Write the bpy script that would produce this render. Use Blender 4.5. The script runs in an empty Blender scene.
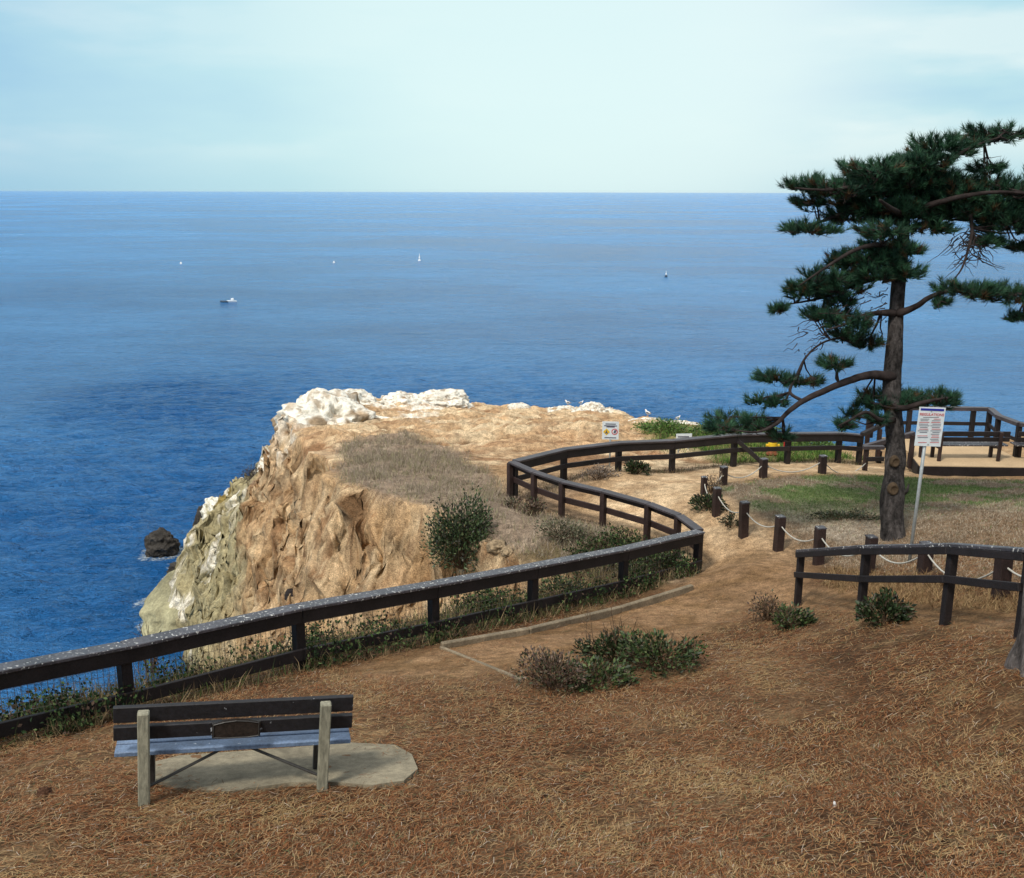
import bpy, math, random
import numpy as np
from mathutils import Vector, Matrix
R_ = math.radians
random.seed(7); rng = np.random.default_rng(7)
scene = bpy.context.scene
COL = scene.collection
# ------------------------------------------------------------------ camera, world, sun, exposure
F = 1005.0; PITCH = math.atan(247.5/F); EYE = 7.2; SEA = -14.0
cam_d = bpy.data.cameras.new('camera'); cam = bpy.data.objects.new('camera', cam_d); COL.objects.link(cam)
cam_d.sensor_fit = 'HORIZONTAL'; cam_d.sensor_width = 36.0; cam_d.lens = 36.0*F/1024.0
cam_d.clip_start = 0.1; cam_d.clip_end = 80000
CAMROT = Matrix.Rotation(math.pi/2-PITCH, 4, 'X') @ Matrix.Rotation(R_(0.15), 4, 'Z')
cam.matrix_world = Matrix.Translation((0, 0, EYE)) @ CAMROT
scene.camera = cam
CM = np.array(CAMROT.to_3x3())
SUN_EL, SUN_AZ = 52, 215           # azimuth clockwise from +Y (the view direction): behind the camera, to the left
world = bpy.data.worlds.new('World'); scene.world = world; world.use_nodes = True
nt = world.node_tree; nt.nodes.clear()
def N(nt, t, **kw):
    n = nt.nodes.new(t)
    for k, v in kw.items():
        if k in n.inputs.keys() if isinstance(k, str) else False: n.inputs[k].default_value = v
        else: setattr(n, k, v)
    return n
out = nt.nodes.new('ShaderNodeOutputWorld')
bg1 = nt.nodes.new('ShaderNodeBackground'); bg2 = nt.nodes.new('ShaderNodeBackground')
sky = nt.nodes.new('ShaderNodeTexSky'); sky.sky_type = 'NISHITA'; sky.sun_disc = False
sky.sun_elevation = R_(SUN_EL); sky.sun_rotation = R_(SUN_AZ)
bg1.inputs['Strength'].default_value = 0.07
nt.links.new(sky.outputs[0], bg1.inputs['Color'])
tc = nt.nodes.new('ShaderNodeTexCoord')
sep = nt.nodes.new('ShaderNodeSeparateXYZ'); nt.links.new(tc.outputs['Generated'], sep.inputs[0])
# thin layered overcast: brightness and tint vary with direction
mp = nt.nodes.new('ShaderNodeMapping'); mp.inputs['Scale'].default_value = (1.0, 1.0, 4.5)
nt.links.new(tc.outputs['Generated'], mp.inputs[0])
nz = nt.nodes.new('ShaderNodeTexNoise'); nz.inputs['Scale'].default_value = 3.4; nz.inputs['Detail'].default_value = 5; nz.inputs['Roughness'].default_value = 0.5
nt.links.new(mp.outputs[0], nz.inputs['Vector'])
cr = nt.nodes.new('ShaderNodeValToRGB')
cr.color_ramp.elements[0].position = 0.38; cr.color_ramp.elements[0].color = (0.45, 0.72, 0.86, 1)
cr.color_ramp.elements[1].position = 0.62; cr.color_ramp.elements[1].color = (0.74, 0.92, 0.94, 1)
e = cr.color_ramp.elements.new(0.5); e.color = (0.53, 0.80, 0.88, 1)
nt.links.new(nz.outputs['Fac'], cr.inputs[0])
def vdot(vec):
    d = nt.nodes.new('ShaderNodeVectorMath'); d.operation = 'DOT_PRODUCT'
    v = Vector(vec).normalized(); d.inputs[1].default_value = v
    nt.links.new(tc.outputs['Generated'], d.inputs[0]); return d.outputs['Value']
def maprange(val, a, b, c=0.0, d=1.0):
    m = nt.nodes.new('ShaderNodeMapRange'); m.interpolation_type = 'SMOOTHSTEP'
    m.inputs[1].default_value = a; m.inputs[2].default_value = b; m.inputs[3].default_value = c; m.inputs[4].default_value = d
    nt.links.new(val, m.inputs[0]); return m.outputs[0]
def mixc(fac, a, b, mode='MIX'):
    m = nt.nodes.new('ShaderNodeMix'); m.data_type = 'RGBA'; m.blend_type = mode
    for s, v in ((0, fac), (6, a), (7, b)):
        if isinstance(v, (int, float)): m.inputs[s].default_value = v
        elif isinstance(v, tuple): m.inputs[s].default_value = v
        else: nt.links.new(v, m.inputs[s])
    return m.outputs[2]
c = cr.outputs[0]
def skydir(px, py):
    d = CM @ np.array([(px-512)/F, (439-py)/F, -1.0]); return tuple(d)
mulh = maprange(sep.outputs[2], 0.0, 0.05)
c = mixc(mulh, (0.46, 0.74, 0.84, 1), c)                                  # even pale band above the horizon
lf = maprange(vdot(skydir(-260, 60)), 0.86, 0.99, 0.0, 0.42)
c = mixc(lf, c, (0.28, 0.55, 0.82, 1))                                    # bluer to the left
br = maprange(vdot(skydir(600, 0)), 0.94, 1.0, 0.0, 0.95)
c = mixc(br, c, (0.86, 1.0, 1.0, 1))                                      # bright gap in the cloud
br2 = maprange(vdot(skydir(420, 60)), 0.92, 1.0, 0.0, 0.45)
c = mixc(br2, c, (0.70, 0.98, 0.98, 1))
up_ = maprange(sep.outputs[2], 0.17, 0.45)
c = mixc(up_, c, (0.80, 0.83, 0.86, 1))                                   # whiter cloud overhead, out of view, set to neutralise the ambient light
nt.links.new(c, bg2.inputs['Color']); bg2.inputs['Strength'].default_value = 0.88
mx = nt.nodes.new('ShaderNodeMixShader'); mx.inputs[0].default_value = 0.9
nt.links.new(bg1.outputs[0], mx.inputs[1]); nt.links.new(bg2.outputs[0], mx.inputs[2]); nt.links.new(mx.outputs[0], out.inputs[0])
sd = bpy.data.lights.new('sun', 'SUN'); sd.energy = 2.8; sd.angle = R_(10); sd.color = (1.0, 0.93, 0.82)
so = bpy.data.objects.new('sun', sd); COL.objects.link(so)
az = R_(SUN_AZ); el = R_(SUN_EL)
tosun = Vector((math.sin(az)*math.cos(el), math.cos(az)*math.cos(el), math.sin(el)))
so.rotation_euler = (-tosun).to_track_quat('-Z', 'Y').to_euler(); so.location = tosun*60
scene.view_settings.view_transform = 'Standard'; scene.view_settings.look = 'None'
scene.view_settings.exposure = 0.2; scene.view_settings.gamma = 1.0
scene.cycles.max_bounces = 6; scene.cycles.diffuse_bounces = 3; scene.cycles.use_denoising = True

# ------------------------------------------------------------------ helpers
def P(px, py, Z):
    """world point seen at pixel (px, py) of the photograph at depth Z"""
    v = CM @ np.array([(px-512)/F*Z, (439-py)/F*Z, -Z]); return np.array([v[0], v[1], v[2]+EYE])
def Pz(px, py, z):
    v = CM @ np.array([(px-512)/F, (439-py)/F, -1.0]); k = (z-EYE)/v[2]; return np.array([v[0]*k, v[1]*k, z])
def _hash(ix, iy, iz, seed):
    h = (ix*374761393 + iy*668265263 + iz*2147483647 + seed*1274126177) & 0xffffffff
    h = ((h ^ (h >> 13))*1274126177) & 0xffffffff
    h = ((h ^ (h >> 16))*2246822519) & 0xffffffff
    return ((h ^ (h >> 15)) & 0xffffff)/float(0xffffff)
def vnoise(p, seed=0):
    p = np.asarray(p, float); f0 = np.floor(p); fr = p-f0; i = f0.astype(np.int64); u = fr*fr*(3-2*fr); r = 0
    for dx in (0, 1):
        for dy in (0, 1):
            for dz in (0, 1):
                w = (u[:, 0] if dx else 1-u[:, 0])*(u[:, 1] if dy else 1-u[:, 1])*(u[:, 2] if dz else 1-u[:, 2])
                r = r + w*_hash(i[:, 0]+dx, i[:, 1]+dy, i[:, 2]+dz, seed)
    return r*2-1
def fbm(p, oc=4, seed=0, gain=.5):
    p = np.asarray(p, float); a = 1; s = 0; t = 0
    for k in range(oc): s = s+a*vnoise(p*2.03**k+k*17.3, seed+k); t += a; a *= gain
    return s/t
def sst(a, b, x):
    t = np.clip((x-a)/(b-a), 0, 1); return t*t*(3-2*t)
def tag(o, label=None, cat=None, group=None, kind=None):
    if label: o['label'] = label
    if cat: o['category'] = cat
    if group: o['group'] = group
    if kind: o['kind'] = kind
    return o
def empty(name, loc, rz=0, **kw):
    o = bpy.data.objects.new(name, None); COL.objects.link(o); o.location = loc; o.rotation_euler = (0, 0, rz)
    o.empty_display_size = .2; return tag(o, **kw)
class MB:
    def __init__(s): s.v = []; s.f = []; s.c = []
    def add(s, vs, fs, col=None):
        b = len(s.v); s.v += [tuple(map(float, q)) for q in vs]; s.f += [tuple(b+i for i in f) for f in fs]
        s.c += [col or (1, 1, 1)]*len(vs)
    def box(s, cx, size, mat=None, col=None, bev=0.0):
        hx, hy, hz = [q/2 for q in size]; M = mat or Matrix.Identity(3)
        b = min(bev, hx*.45, hy*.45, hz*.45)
        if b > 0:
            pts = []; idx = {}
            for sx in (-1, 1):
                for sy in (-1, 1):
                    for sz in (-1, 1):
                        for ax in range(3):
                            q = [sx*hx, sy*hy, sz*hz]
                            for a2 in range(3):
                                if a2 != ax: q[a2] -= (sx, sy, sz)[a2]*b
                            idx[(sx, sy, sz, ax)] = len(pts); pts.append(q)
            fs = []
            for ax in range(3):
                o = [a for a in range(3) if a != ax]
                for sg in (-1, 1):
                    loop = []
                    for (p, q) in ((-1, -1), (1, -1), (1, 1), (-1, 1)):
                        t = [0, 0, 0]; t[ax] = sg; t[o[0]] = p; t[o[1]] = q; loop.append(idx[(*t, ax)])
                    if (sg > 0) == (ax == 1): loop.reverse()
                    fs.append(loop)
            for ax in range(3):
                o = [a for a in range(3) if a != ax]
                for p in (-1, 1):
                    for q in (-1, 1):
                        a = [0, 0, 0]; a[ax] = -1; a[o[0]] = p; a[o[1]] = q; bb = list(a); bb[ax] = 1
                        fs.append([idx[(*a, o[0])], idx[(*bb, o[0])], idx[(*bb, o[1])], idx[(*a, o[1])]])
            for sx in (-1, 1):
                for sy in (-1, 1):
                    for sz in (-1, 1): fs.append([idx[(sx, sy, sz, k)] for k in range(3)])
            vs = [Vector(cx)+M @ Vector(q) for q in pts]
        else:
            vs = [Vector(cx)+M @ Vector((sx*hx, sy*hy, sz*hz)) for sx in (-1, 1) for sy in (-1, 1) for sz in (-1, 1)]
            fs = [(0, 1, 3, 2), (4, 6, 7, 5), (0, 4, 5, 1), (2, 3, 7, 6), (0, 2, 6, 4), (1, 5, 7, 3)]
        s.add(vs, fs, col)
    def beam(s, a, b, w, h, ext=0, bev=.006, col=None):
        """board from a to b, w wide (horizontal), h tall"""
        a = Vector(a); b = Vector(b); d = (b-a); L = d.length; d.normalize()
        sd_ = Vector((-d.y, d.x, 0)); sd_.normalize(); up = d.cross(sd_)*-1
        if up.z < 0: up = -up
        M = Matrix((d, sd_, up)).transposed()
        s.box((a+b)/2, (L+2*ext, w, h), M, col, bev)
    def tube(s, pts, rad, n=8, cap=True, col=None, jit=0):
        pts = [Vector(p) for p in pts]; m = len(pts)
        if not hasattr(rad, '__len__'): rad = [rad]*m
        vs = []; u = None
        for i, p in enumerate(pts):
            t = (pts[min(i+1, m-1)]-pts[max(i-1, 0)]).normalized()
            if u is None:
                u = t.cross(Vector((0, 0, 1)));
                if u.length < .05: u = t.cross(Vector((0, 1, 0)))
            u = (u-t*u.dot(t)).normalized(); w = t.cross(u)
            for k in range(n):
                a = 2*math.pi*k/n; r = rad[i]*(1+(random.uniform(-jit, jit) if jit else 0)); vs.append(p+(u*math.cos(a)+w*math.sin(a))*r)
        fs = [(i*n+k, i*n+(k+1) % n, (i+1)*n+(k+1) % n, (i+1)*n+k) for i in range(m-1) for k in range(n)]
        if cap: fs += [tuple(range(n))[::-1], tuple((m-1)*n+k for k in range(n))]
        s.add(vs, fs, col)
    def lathe(s, c, prof, n=16, col=None):
        vs = []; c = Vector(c)
        for (r, z) in prof:
            for k in range(n):
                a = 2*math.pi*k/n; vs.append(c+Vector((r*math.cos(a), r*math.sin(a), z)))
        m = len(prof); fs = [(i*n+k, i*n+(k+1) % n, (i+1)*n+(k+1) % n, (i+1)*n+k) for i in range(m-1) for k in range(n)]
        fs += [tuple(range(n))[::-1], tuple((m-1)*n+k for k in range(n))]
        s.add(vs, fs, col)
    def build(s, name, mat, parent=None, smooth=False):
        o = mesh_np(name, np.array(s.v, float).reshape(-1, 3), s.f, mat, parent, smooth, np.array(s.c, float))
        return o
def mesh_np(name, v, f, mat, parent=None, smooth=False, col=None):
    """one mesh object from world-space verts; faces list or (n,k) array"""
    v = np.asarray(v, float).copy()
    if parent is not None:
        q = parent; off = np.zeros(3)
        while q is not None: off += np.array(q.location); q = q.parent
        v -= off
    me = bpy.data.meshes.new(name)
    if isinstance(f, np.ndarray):
        me.vertices.add(len(v)); me.vertices.foreach_set('co', v.astype(np.float32).ravel())
        k = f.shape[1]; me.loops.add(f.size); me.loops.foreach_set('vertex_index', f.astype(np.int32).ravel())
        me.polygons.add(len(f)); me.polygons.foreach_set('loop_start', (np.arange(len(f))*k).astype(np.int32))
        me.polygons.foreach_set('loop_total', np.full(len(f), k, np.int32)); me.update(calc_edges=True)
    else:
        me.from_pydata(v.tolist(), [], f); me.update()
    if smooth: me.polygons.foreach_set('use_smooth', np.ones(len(me.polygons), bool))
    if col is not None:
        at = me.color_attributes.new('Col', 'FLOAT_COLOR', 'POINT')
        cc = np.ones((len(v), 4), np.float32); cc[:, :3] = col; at.data.foreach_set('color', cc.ravel())
    me.materials.append(mat)
    o = bpy.data.objects.new(name, me); COL.objects.link(o); o.parent = parent
    return o
def frame(loc, rz): return Matrix.Translation(loc) @ Matrix.Rotation(rz, 4, 'Z')

# ------------------------------------------------------------------ materials
def mat(name, base=(.5, .5, .5), rough=.8, spec=.3, attr=False, noise=None, bump=None, spots=None, metal=0, stretch=None, trans=0):
    """noise=(scale, lo, hi) multiplies the base; bump=(scale, strength, dist); spots=(scale, thr, colour)"""
    m = bpy.data.materials.new(name); m.use_nodes = True; t = m.node_tree; b = t.nodes['Principled BSDF']; L = t.links.new
    b.inputs['Roughness'].default_value = rough; b.inputs['Specular IOR Level'].default_value = spec; b.inputs['Metallic'].default_value = metal
    tcn = t.nodes.new('ShaderNodeTexCoord'); vec = tcn.outputs['Object']
    if stretch:
        mpn = t.nodes.new('ShaderNodeMapping'); mpn.inputs['Scale'].default_value = stretch; L(vec, mpn.inputs[0]); vec = mpn.outputs[0]
    def mix(fac, a, bb, mode='MIX'):
        q = t.nodes.new('ShaderNodeMix'); q.data_type = 'RGBA'; q.blend_type = mode
        for s_, v_ in ((0, fac), (6, a), (7, bb)):
            if isinstance(v_, (int, float, tuple)): q.inputs[s_].default_value = v_
            else: L(v_, q.inputs[s_])
        return q.outputs[2]
    col = (*base, 1)
    if attr:
        a = t.nodes.new('ShaderNodeAttribute'); a.attribute_name = 'Col'
        col = mix(1.0, a.outputs['Color'], (*base, 1), 'MULTIPLY') if base != (1, 1, 1) else a.outputs['Color']
    def ns(sc, det=6, ro=.6):
        n_ = t.nodes.new('ShaderNodeTexNoise'); n_.inputs['Scale'].default_value = sc; n_.inputs['Detail'].default_value = det; n_.inputs['Roughness'].default_value = ro
        L(vec, n_.inputs['Vector']); return n_.outputs['Fac']
    for nn in (noise if isinstance(noise, list) else [noise] if noise else []):
        r = t.nodes.new('ShaderNodeMapRange'); L(ns(nn[0]), r.inputs[0]); r.inputs[1].default_value = .3; r.inputs[2].default_value = .7
        r.inputs[3].default_value = nn[1]; r.inputs[4].default_value = nn[2]
        cmb = t.nodes.new('ShaderNodeCombineColor')
        for k in range(3): L(r.outputs[0], cmb.inputs[k])
        col = mix(1.0, col, cmb.outputs[0], 'MULTIPLY')
    if spots:
        r = t.nodes.new('ShaderNodeMapRange'); L(ns(spots[0], 3, .5), r.inputs[0]); r.inputs[1].default_value = spots[1]; r.inputs[2].default_value = spots[1]+.03
        col = mix(r.outputs[0], col, (*spots[2], 1))
    if isinstance(col, tuple): b.inputs['Base Color'].default_value = col
    else: L(col, b.inputs['Base Color'])
    prev = None
    for bb in (bump if isinstance(bump, list) else [bump] if bump else []):
        q = t.nodes.new('ShaderNodeBump'); q.inputs['Strength'].default_value = bb[1]; q.inputs['Distance'].default_value = bb[2]
        L(ns(bb[0], 7, .65), q.inputs['Height'])
        if prev: L(prev, q.inputs['Normal'])
        prev = q.outputs[0]
    if prev: L(prev, b.inputs['Normal'])
    return m
M = {}
M['wood'] = mat('dark_stained_wood', (.012, .009, .010), .62, .35, noise=[(3, .6, 1.5), (40, .6, 1.5)], bump=(60, .5, .01))
M['wood2'] = mat('brown_stained_wood', (.026, .015, .014), .6, .35, noise=[(3, .6, 1.5), (40, .6, 1.5)], bump=(60, .5, .01))
M['cap'] = mat('weathered_sheen_cap', (.055, .052, .062), .42, .55, noise=[(2, .6, 1.4), (30, .5, 1.6)], bump=(50, .5, .01), spots=(26, .625, (.60, .60, .58)))  # weathered grey, paler still to carry the sky sheen on upper faces
M['capclean'] = mat('far_rail_cap', (.05, .042, .048), .45, .5, noise=[(2, .6, 1.4), (30, .6, 1.4)], bump=(50, .4, .01))
M['slat'] = mat('bench_slat_paint', (.012, .012, .015), .5, .4, noise=(25, .6, 1.6), bump=(70, .4, .006), spots=(14, .70, (.4, .42, .45)))
M['seat'] = mat('blue_grey_seat_paint', (.13, .19, .30), .45, .5, noise=[(5, .7, 1.3), (60, .7, 1.25)], bump=(70, .4, .006), spots=(20, .69, (.6, .65, .7)))
M['greypost'] = mat('weathered_grey_timber', (.26, .25, .19), .85, .2, noise=[(4, .7, 1.25), (40, .6, 1.3)], bump=(50, .6, .01), stretch=(1, 1, .25))
M['iron'] = mat('dark_iron', (.03, .028, .026), .5, .5, noise=(30, .6, 1.4))
M['plaque'] = mat('dark_bronze_plaque', (.016, .012, .010), .45, .5, noise=(40, .5, 1.8), bump=(90, .4, .004))
M['concrete'] = mat('concrete', (.235, .205, .145), .9, .2, noise=[(1.6, .65, 1.25), (14, .75, 1.2), (90, .8, 1.2)], bump=(60, .4, .01), spots=(5, .68, (.16, .09, .045)))
M['kerb'] = mat('kerb_concrete', (.22, .18, .125), .9, .2, noise=[(2, .6, 1.3), (30, .7, 1.3)], bump=(40, .5, .01))
M['rope'] = mat('white_rope', (.46, .45, .41), .9, .1, noise=(60, .7, 1.2), bump=(120, .5, .004))
M['galv'] = mat('galvanised_steel', (.33, .36, .37), .5, .5, noise=(20, .8, 1.2), metal=.3)
M['signwhite'] = mat('sign_white', (.66, .72, .76), .5, .4, noise=(12, .88, 1.05))
M['signred'] = mat('sign_red', (.50, .05, .06), .5, .4, noise=(15, .9, 1.1))
M['signblue'] = mat('sign_blue', (.02, .03, .30), .5, .4, noise=(15, .9, 1.1))
M['signink'] = mat('sign_ink', (.09, .09, .13), .6, .3, noise=(15, .9, 1.1))
M['yellow'] = mat('yellow_paint', (.75, .48, .02), .5, .4, noise=(20, .8, 1.1))
M['rust'] = mat('rust_brown_paint', (.22, .07, .03), .7, .3, noise=(20, .7, 1.2))
M['red'] = mat('red_paint', (.45, .03, .03), .5, .4, noise=(20, .8, 1.1))
M['decktan'] = mat('tan_deck_boards', (.52, .38, .23), .85, .2, noise=[(1.5, .85, 1.1), (20, .85, 1.12)], bump=(30, .3, .01))
M['bark'] = mat('pine_bark', (.048, .043, .042), .95, .15, noise=[(3, .45, 1.9), (14, .3, 2.2)], bump=[(7, 1, .2), (26, 1, .06)], stretch=(1, 1, .45))
M['limb'] = mat('pine_limb_bark', (.030, .023, .022), .95, .15, noise=[(6, .5, 1.6)], bump=[(20, .8, .02)])
M['barkgrey'] = mat('grey_flaking_bark', (.12, .105, .10), .95, .15, noise=[(4, .3, 2.0), (22, .4, 1.9)], bump=[(9, 1, .10), (35, .9, .03)], stretch=(1, 1, .25))
M['knot'] = mat('cut_branch_scar', (.075, .052, .032), .9, .2, noise=(12, .6, 1.3), bump=(30, .5, .02))
M['needle'] = mat('pine_needles', (1, 1, 1), .6, .25, attr=True)
M['leaf'] = mat('leaves', (1, 1, 1), .5, .35, attr=True)
M['stem'] = mat('woody_stems', (.10, .065, .04), .9, .2, noise=(20, .6, 1.4))
M['blade'] = mat('grass_blades', (1, 1, 1), .85, .1, attr=True)
M['rock'] = mat('rock', (1, 1, 1), .92, .15, attr=True, noise=[(1.3, .75, 1.2), (7, .7, 1.3), (40, .75, 1.25)], bump=[(3, .6, .12), (14, .7, .05)])
M['ground'] = mat('ground', (1, 1, 1), .95, .1, attr=True, noise=[(.9, .78, 1.2), (6, .6, 1.4), (38, .45, 1.6)], bump=[(2.2, .5, .10), (9, .6, .06), (45, .8, .02)])
M['gullwhite'] = mat('gull_white', (.8, .8, .8), .7, .2, noise=(30, .9, 1.05))
M['gullgrey'] = mat('gull_grey_wing', (.12, .13, .15), .7, .2, noise=(30, .8, 1.1))
M['beak'] = mat('gull_beak', (.6, .35, .05), .5, .3, noise=(30, .9, 1.1))
M['boatwhite'] = mat('boat_white', (.85, .88, .9), .4, .4, noise=(3, .95, 1.05))
M['boatdark'] = mat('boat_dark', (.03, .06, .10), .5, .4, noise=(3, .8, 1.2))
M['wire'] = mat('wire', (.16, .13, .10), .6, .5, noise=(10, .7, 1.3))

# ------------------------------------------------------------------ terrain control points
H_A = .95
fA = [(-75, 680, 10.15), (122, 643, 12.0), (297, 605, 13.66), (433, 582, 15.3), (533, 564, 16.78), (624, 547, 18.4), (699, 530, 20.0)]
fB = [(699, 530, 20.0), (678, 514.5, 20.9), (648, 503, 21.5), (603.5, 490.6, 22.3), (562, 481, 23.1), (534, 471.5, 23.7), (510, 461, 24.4)]
fC = [(510, 461, 24.4), (564, 448, 26.0), (619, 441.5, 27.0), (673, 439.5, 27.6), (735, 433.5, 28.3), (789, 432.5, 29.0), (840, 432, 30.0), (861, 434, 30.3)]
fD = [(801.5, 549.7, 16.2), (867, 545, 13.6), (954, 543, 11.8), (1032, 548.5, 10.4)]
HD = [1.0, 1.06, 1.02, 1.0]
ctrl = []
def grd(px, py, Z): ctrl.append(P(px, py, Z))
for lst in (fA, fB, fC):
    for q in lst: p = P(*q); p[2] -= H_A; ctrl.append(p)
for q, h in zip(fD, HD): p = P(*q); p[2] -= h; ctrl.append(p)
for q in [(143, 806, 8.15), (322, 794, 8.45), (512, 878, 6.9), (1024, 878, 5.9), (0, 878, 7.0), (400, 770, 8.9), (0, 780, 9.2), (600, 680, 12.3), (460, 690, 11.9),
          (760, 760, 9.2), (900, 760, 8.7), (760, 640, 14.4), (785, 620, 15.1), (885, 622, 13.0), (1015, 662, 9.6), (740, 560, 19.4), (700, 600, 17.4), (600, 640, 14.4),
          (960, 650, 10.7), (940, 607, 13.3), (1010, 614, 12.2),
          (703, 494, 24), (716, 515, 22.5), (743, 536, 21.3), (778, 551, 20.3), (818, 565, 19), (868, 573, 17.0), (924, 571, 15.2), (1000, 597, 13.0),
          (893, 537, 20), (893, 500, 23.6), (960, 500, 23.6), (1010, 560, 15.3), (1024, 520, 19.5), (763, 477, 26), (822, 473, 26.5), (920, 476, 28.2), (1024, 478, 28.0), (723, 485, 25),
          (340, 480, 25), (431, 503, 22.6), (510, 545, 20.3), (294, 438, 35), (370, 440, 32), (335, 404, 45), (470, 410, 49), (530, 412, 49), (600, 414, 47), (600, 435, 33),
          (560, 440, 31), (480, 440, 32), (420, 460, 28), (650, 425, 43), (690, 434, 37), (620, 470, 26.5), (760, 440, 33), (850, 455, 33), (480, 500, 22.8), (600, 530, 20.5)]:
    grd(*q)
for q in [(-22, 2, 2.0), (-22, 12, 1.4), (-8, -4, 4.2), (0, -6, 5.6), (10, -4, 6.2), (20, 0, 6.2), (24, 12, 3.2), (24, 24, .8), (24, 36, -1), (0, 0, 4.6), (5, 2.5, 4.5), (-5, 2.5, 3.4), (12, 8, 4.2)]: ctrl.append(np.array(q, float))
ctrl = np.array(ctrl)
def _tps(r2): return np.where(r2 > 1e-12, .5*r2*np.log(np.maximum(r2, 1e-12)), 0)
_n = len(ctrl); _d2 = ((ctrl[:, None, :2]-ctrl[None, :, :2])**2).sum(-1)
_A = np.zeros((_n+3, _n+3)); _A[:_n, :_n] = _tps(_d2)+np.eye(_n)*.35; _A[:_n, _n] = 1; _A[:_n, _n+1:] = ctrl[:, :2]; _A[_n:, :_n] = _A[:_n, _n:].T
_w = np.linalg.solve(_A, np.concatenate([ctrl[:, 2], np.zeros(3)]))
def top_h(x, y):
    r = _w[_n]+_w[_n+1]*x+_w[_n+2]*y
    for i in range(_n): r = r+_w[i]*_tps((x-ctrl[i, 0])**2+(y-ctrl[i, 1])**2)
    return np.clip(r, -5.0, 7.5)
def seg_d(x, y, poly, closed):
    d = np.full(x.shape, 1e9); n = len(poly)
    for i in range(n if closed else n-1):
        a = poly[i]; b = poly[(i+1) % n]; ex, ey = b[0]-a[0], b[1]-a[1]; L = ex*ex+ey*ey+1e-12
        t = np.clip(((x-a[0])*ex+(y-a[1])*ey)/L, 0, 1); d = np.minimum(d, (x-a[0]-t*ex)**2+(y-a[1]-t*ey)**2)
    return np.sqrt(d)
def inside(x, y, poly):
    r = np.zeros(x.shape, bool); n = len(poly)
    for i in range(n):
        a = poly[i]; b = poly[(i+1) % n]
        if a[1] == b[1]: continue
        cnd = ((a[1] > y) != (b[1] > y)) & (x < (b[0]-a[0])*(y-a[1])/(b[1]-a[1])+a[0]); r ^= cnd
    return r
def sdf(x, y, poly):
    d = seg_d(x, y, poly, True); return np.where(inside(x, y, poly), -d, d)
def W(*lst): return [tuple(P(*q)[:2]) for q in lst]
fAw = [P(*q) for q in fA]; dirA = (fAw[-1]-fAw[1]); dirA[2] = 0; dirA /= np.linalg.norm(dirA); nA = np.array([-dirA[1], dirA[0], 0])
strip = [tuple((P(*q)+nA*1.25)[:2]) for q in fA[:5]]
far0 = tuple((fAw[0]-dirA*14+nA*1.25)[:2])
TOP = [far0]+strip+W((600, 556, 18.9), (560, 553, 19.6), (510, 550, 20.2), (480, 537, 21.2), (431, 505, 22.4), (385, 491, 23.7), (339, 481, 24.9), (322, 456, 29), (300, 446, 32.5), (291, 432, 36), (300, 416, 41),
        (335, 404, 45.5), (400, 402, 49), (470, 408, 50.5), (530, 412, 50.5), (600, 415, 48.5), (650, 425, 44), (690, 434, 39), (760, 442, 36), (830, 442, 36), (930, 436, 36.5), (1100, 430, 37), (1500, 430, 36))+[(60, -20), (-60, -20), (-60, far0[1])]
shoreA = [tuple((P(*q)+nA*9.0)[:2]) for q in fA[:3]]; far1 = tuple((fAw[0]-dirA*30+nA*9.0)[:2])
def S(px, py): return tuple(Pz(px, py, SEA)[:2])
SHORE = [(-70, far1[1]-8), far1]+shoreA[:2]+[(-10.5, 27), (-13.5, 38), (-16, 44)]+[S(152, 640), S(151, 612), S(153, 590), S(172, 572), S(198, 550)]+[(-19, 68), (-14, 70), (-8, 64), (0, 64), (7, 62), (9, 56), (12, 50), (20, 47), (60, 47), (80, -40), (-80, -40)]
def axis(lo, a, b, hi, st, co):
    return np.concatenate([np.arange(lo, a, co), np.arange(a, b, st), np.arange(b, hi+.01, co)])
ax = np.concatenate([np.arange(-62, -24, 1.5), np.arange(-24, -16, .2), np.arange(-16, 3, .062), np.arange(3, 22, .10), np.arange(22, 60.01, 1.5)])
ay = np.concatenate([np.arange(-16, 4, 1.0), np.arange(4, 19, .10), np.arange(19, 52, .062), np.arange(52, 66, .2), np.arange(66, 72.01, 1.0)])
GX, GY = np.meshgrid(ax, ay); gx = GX.ravel(); gy = GY.ravel(); nx, ny = len(ax), len(ay)
p3 = np.stack([gx, gy, gx*0], 1)
zt = top_h(gx, gy)
warp = fbm(p3*.8, 4, 3)*.55+fbm(p3*3, 3, 5)*.14
warp *= sst(15, 24, gy)*.8+.2
dT = sdf(gx, gy, TOP)+warp; inS = inside(gx, gy, SHORE); dB = seg_d(gx, gy, SHORE, True)
dTp = np.maximum(dT, 0); t = dTp/(dTp+dB+1e-6); t = np.where(inS, t, 1.0)
east = sst(2, 8, gx)*sst(30, 34, gy); west = sst(-5.5, -8.5, gx)*sst(28, 34, gy)
g = .075*sst(0, .045, t)+.925*t
g = g+east*(sst(0, .35, t)-g)*.7; g = g+west*(t**1.25*.8+.2*sst(.75, 1, t)-g)
zc = zt-(zt-SEA+.6)*g
cl = sst(.0, .03, t)                                                    # 1 on the cliff
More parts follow.
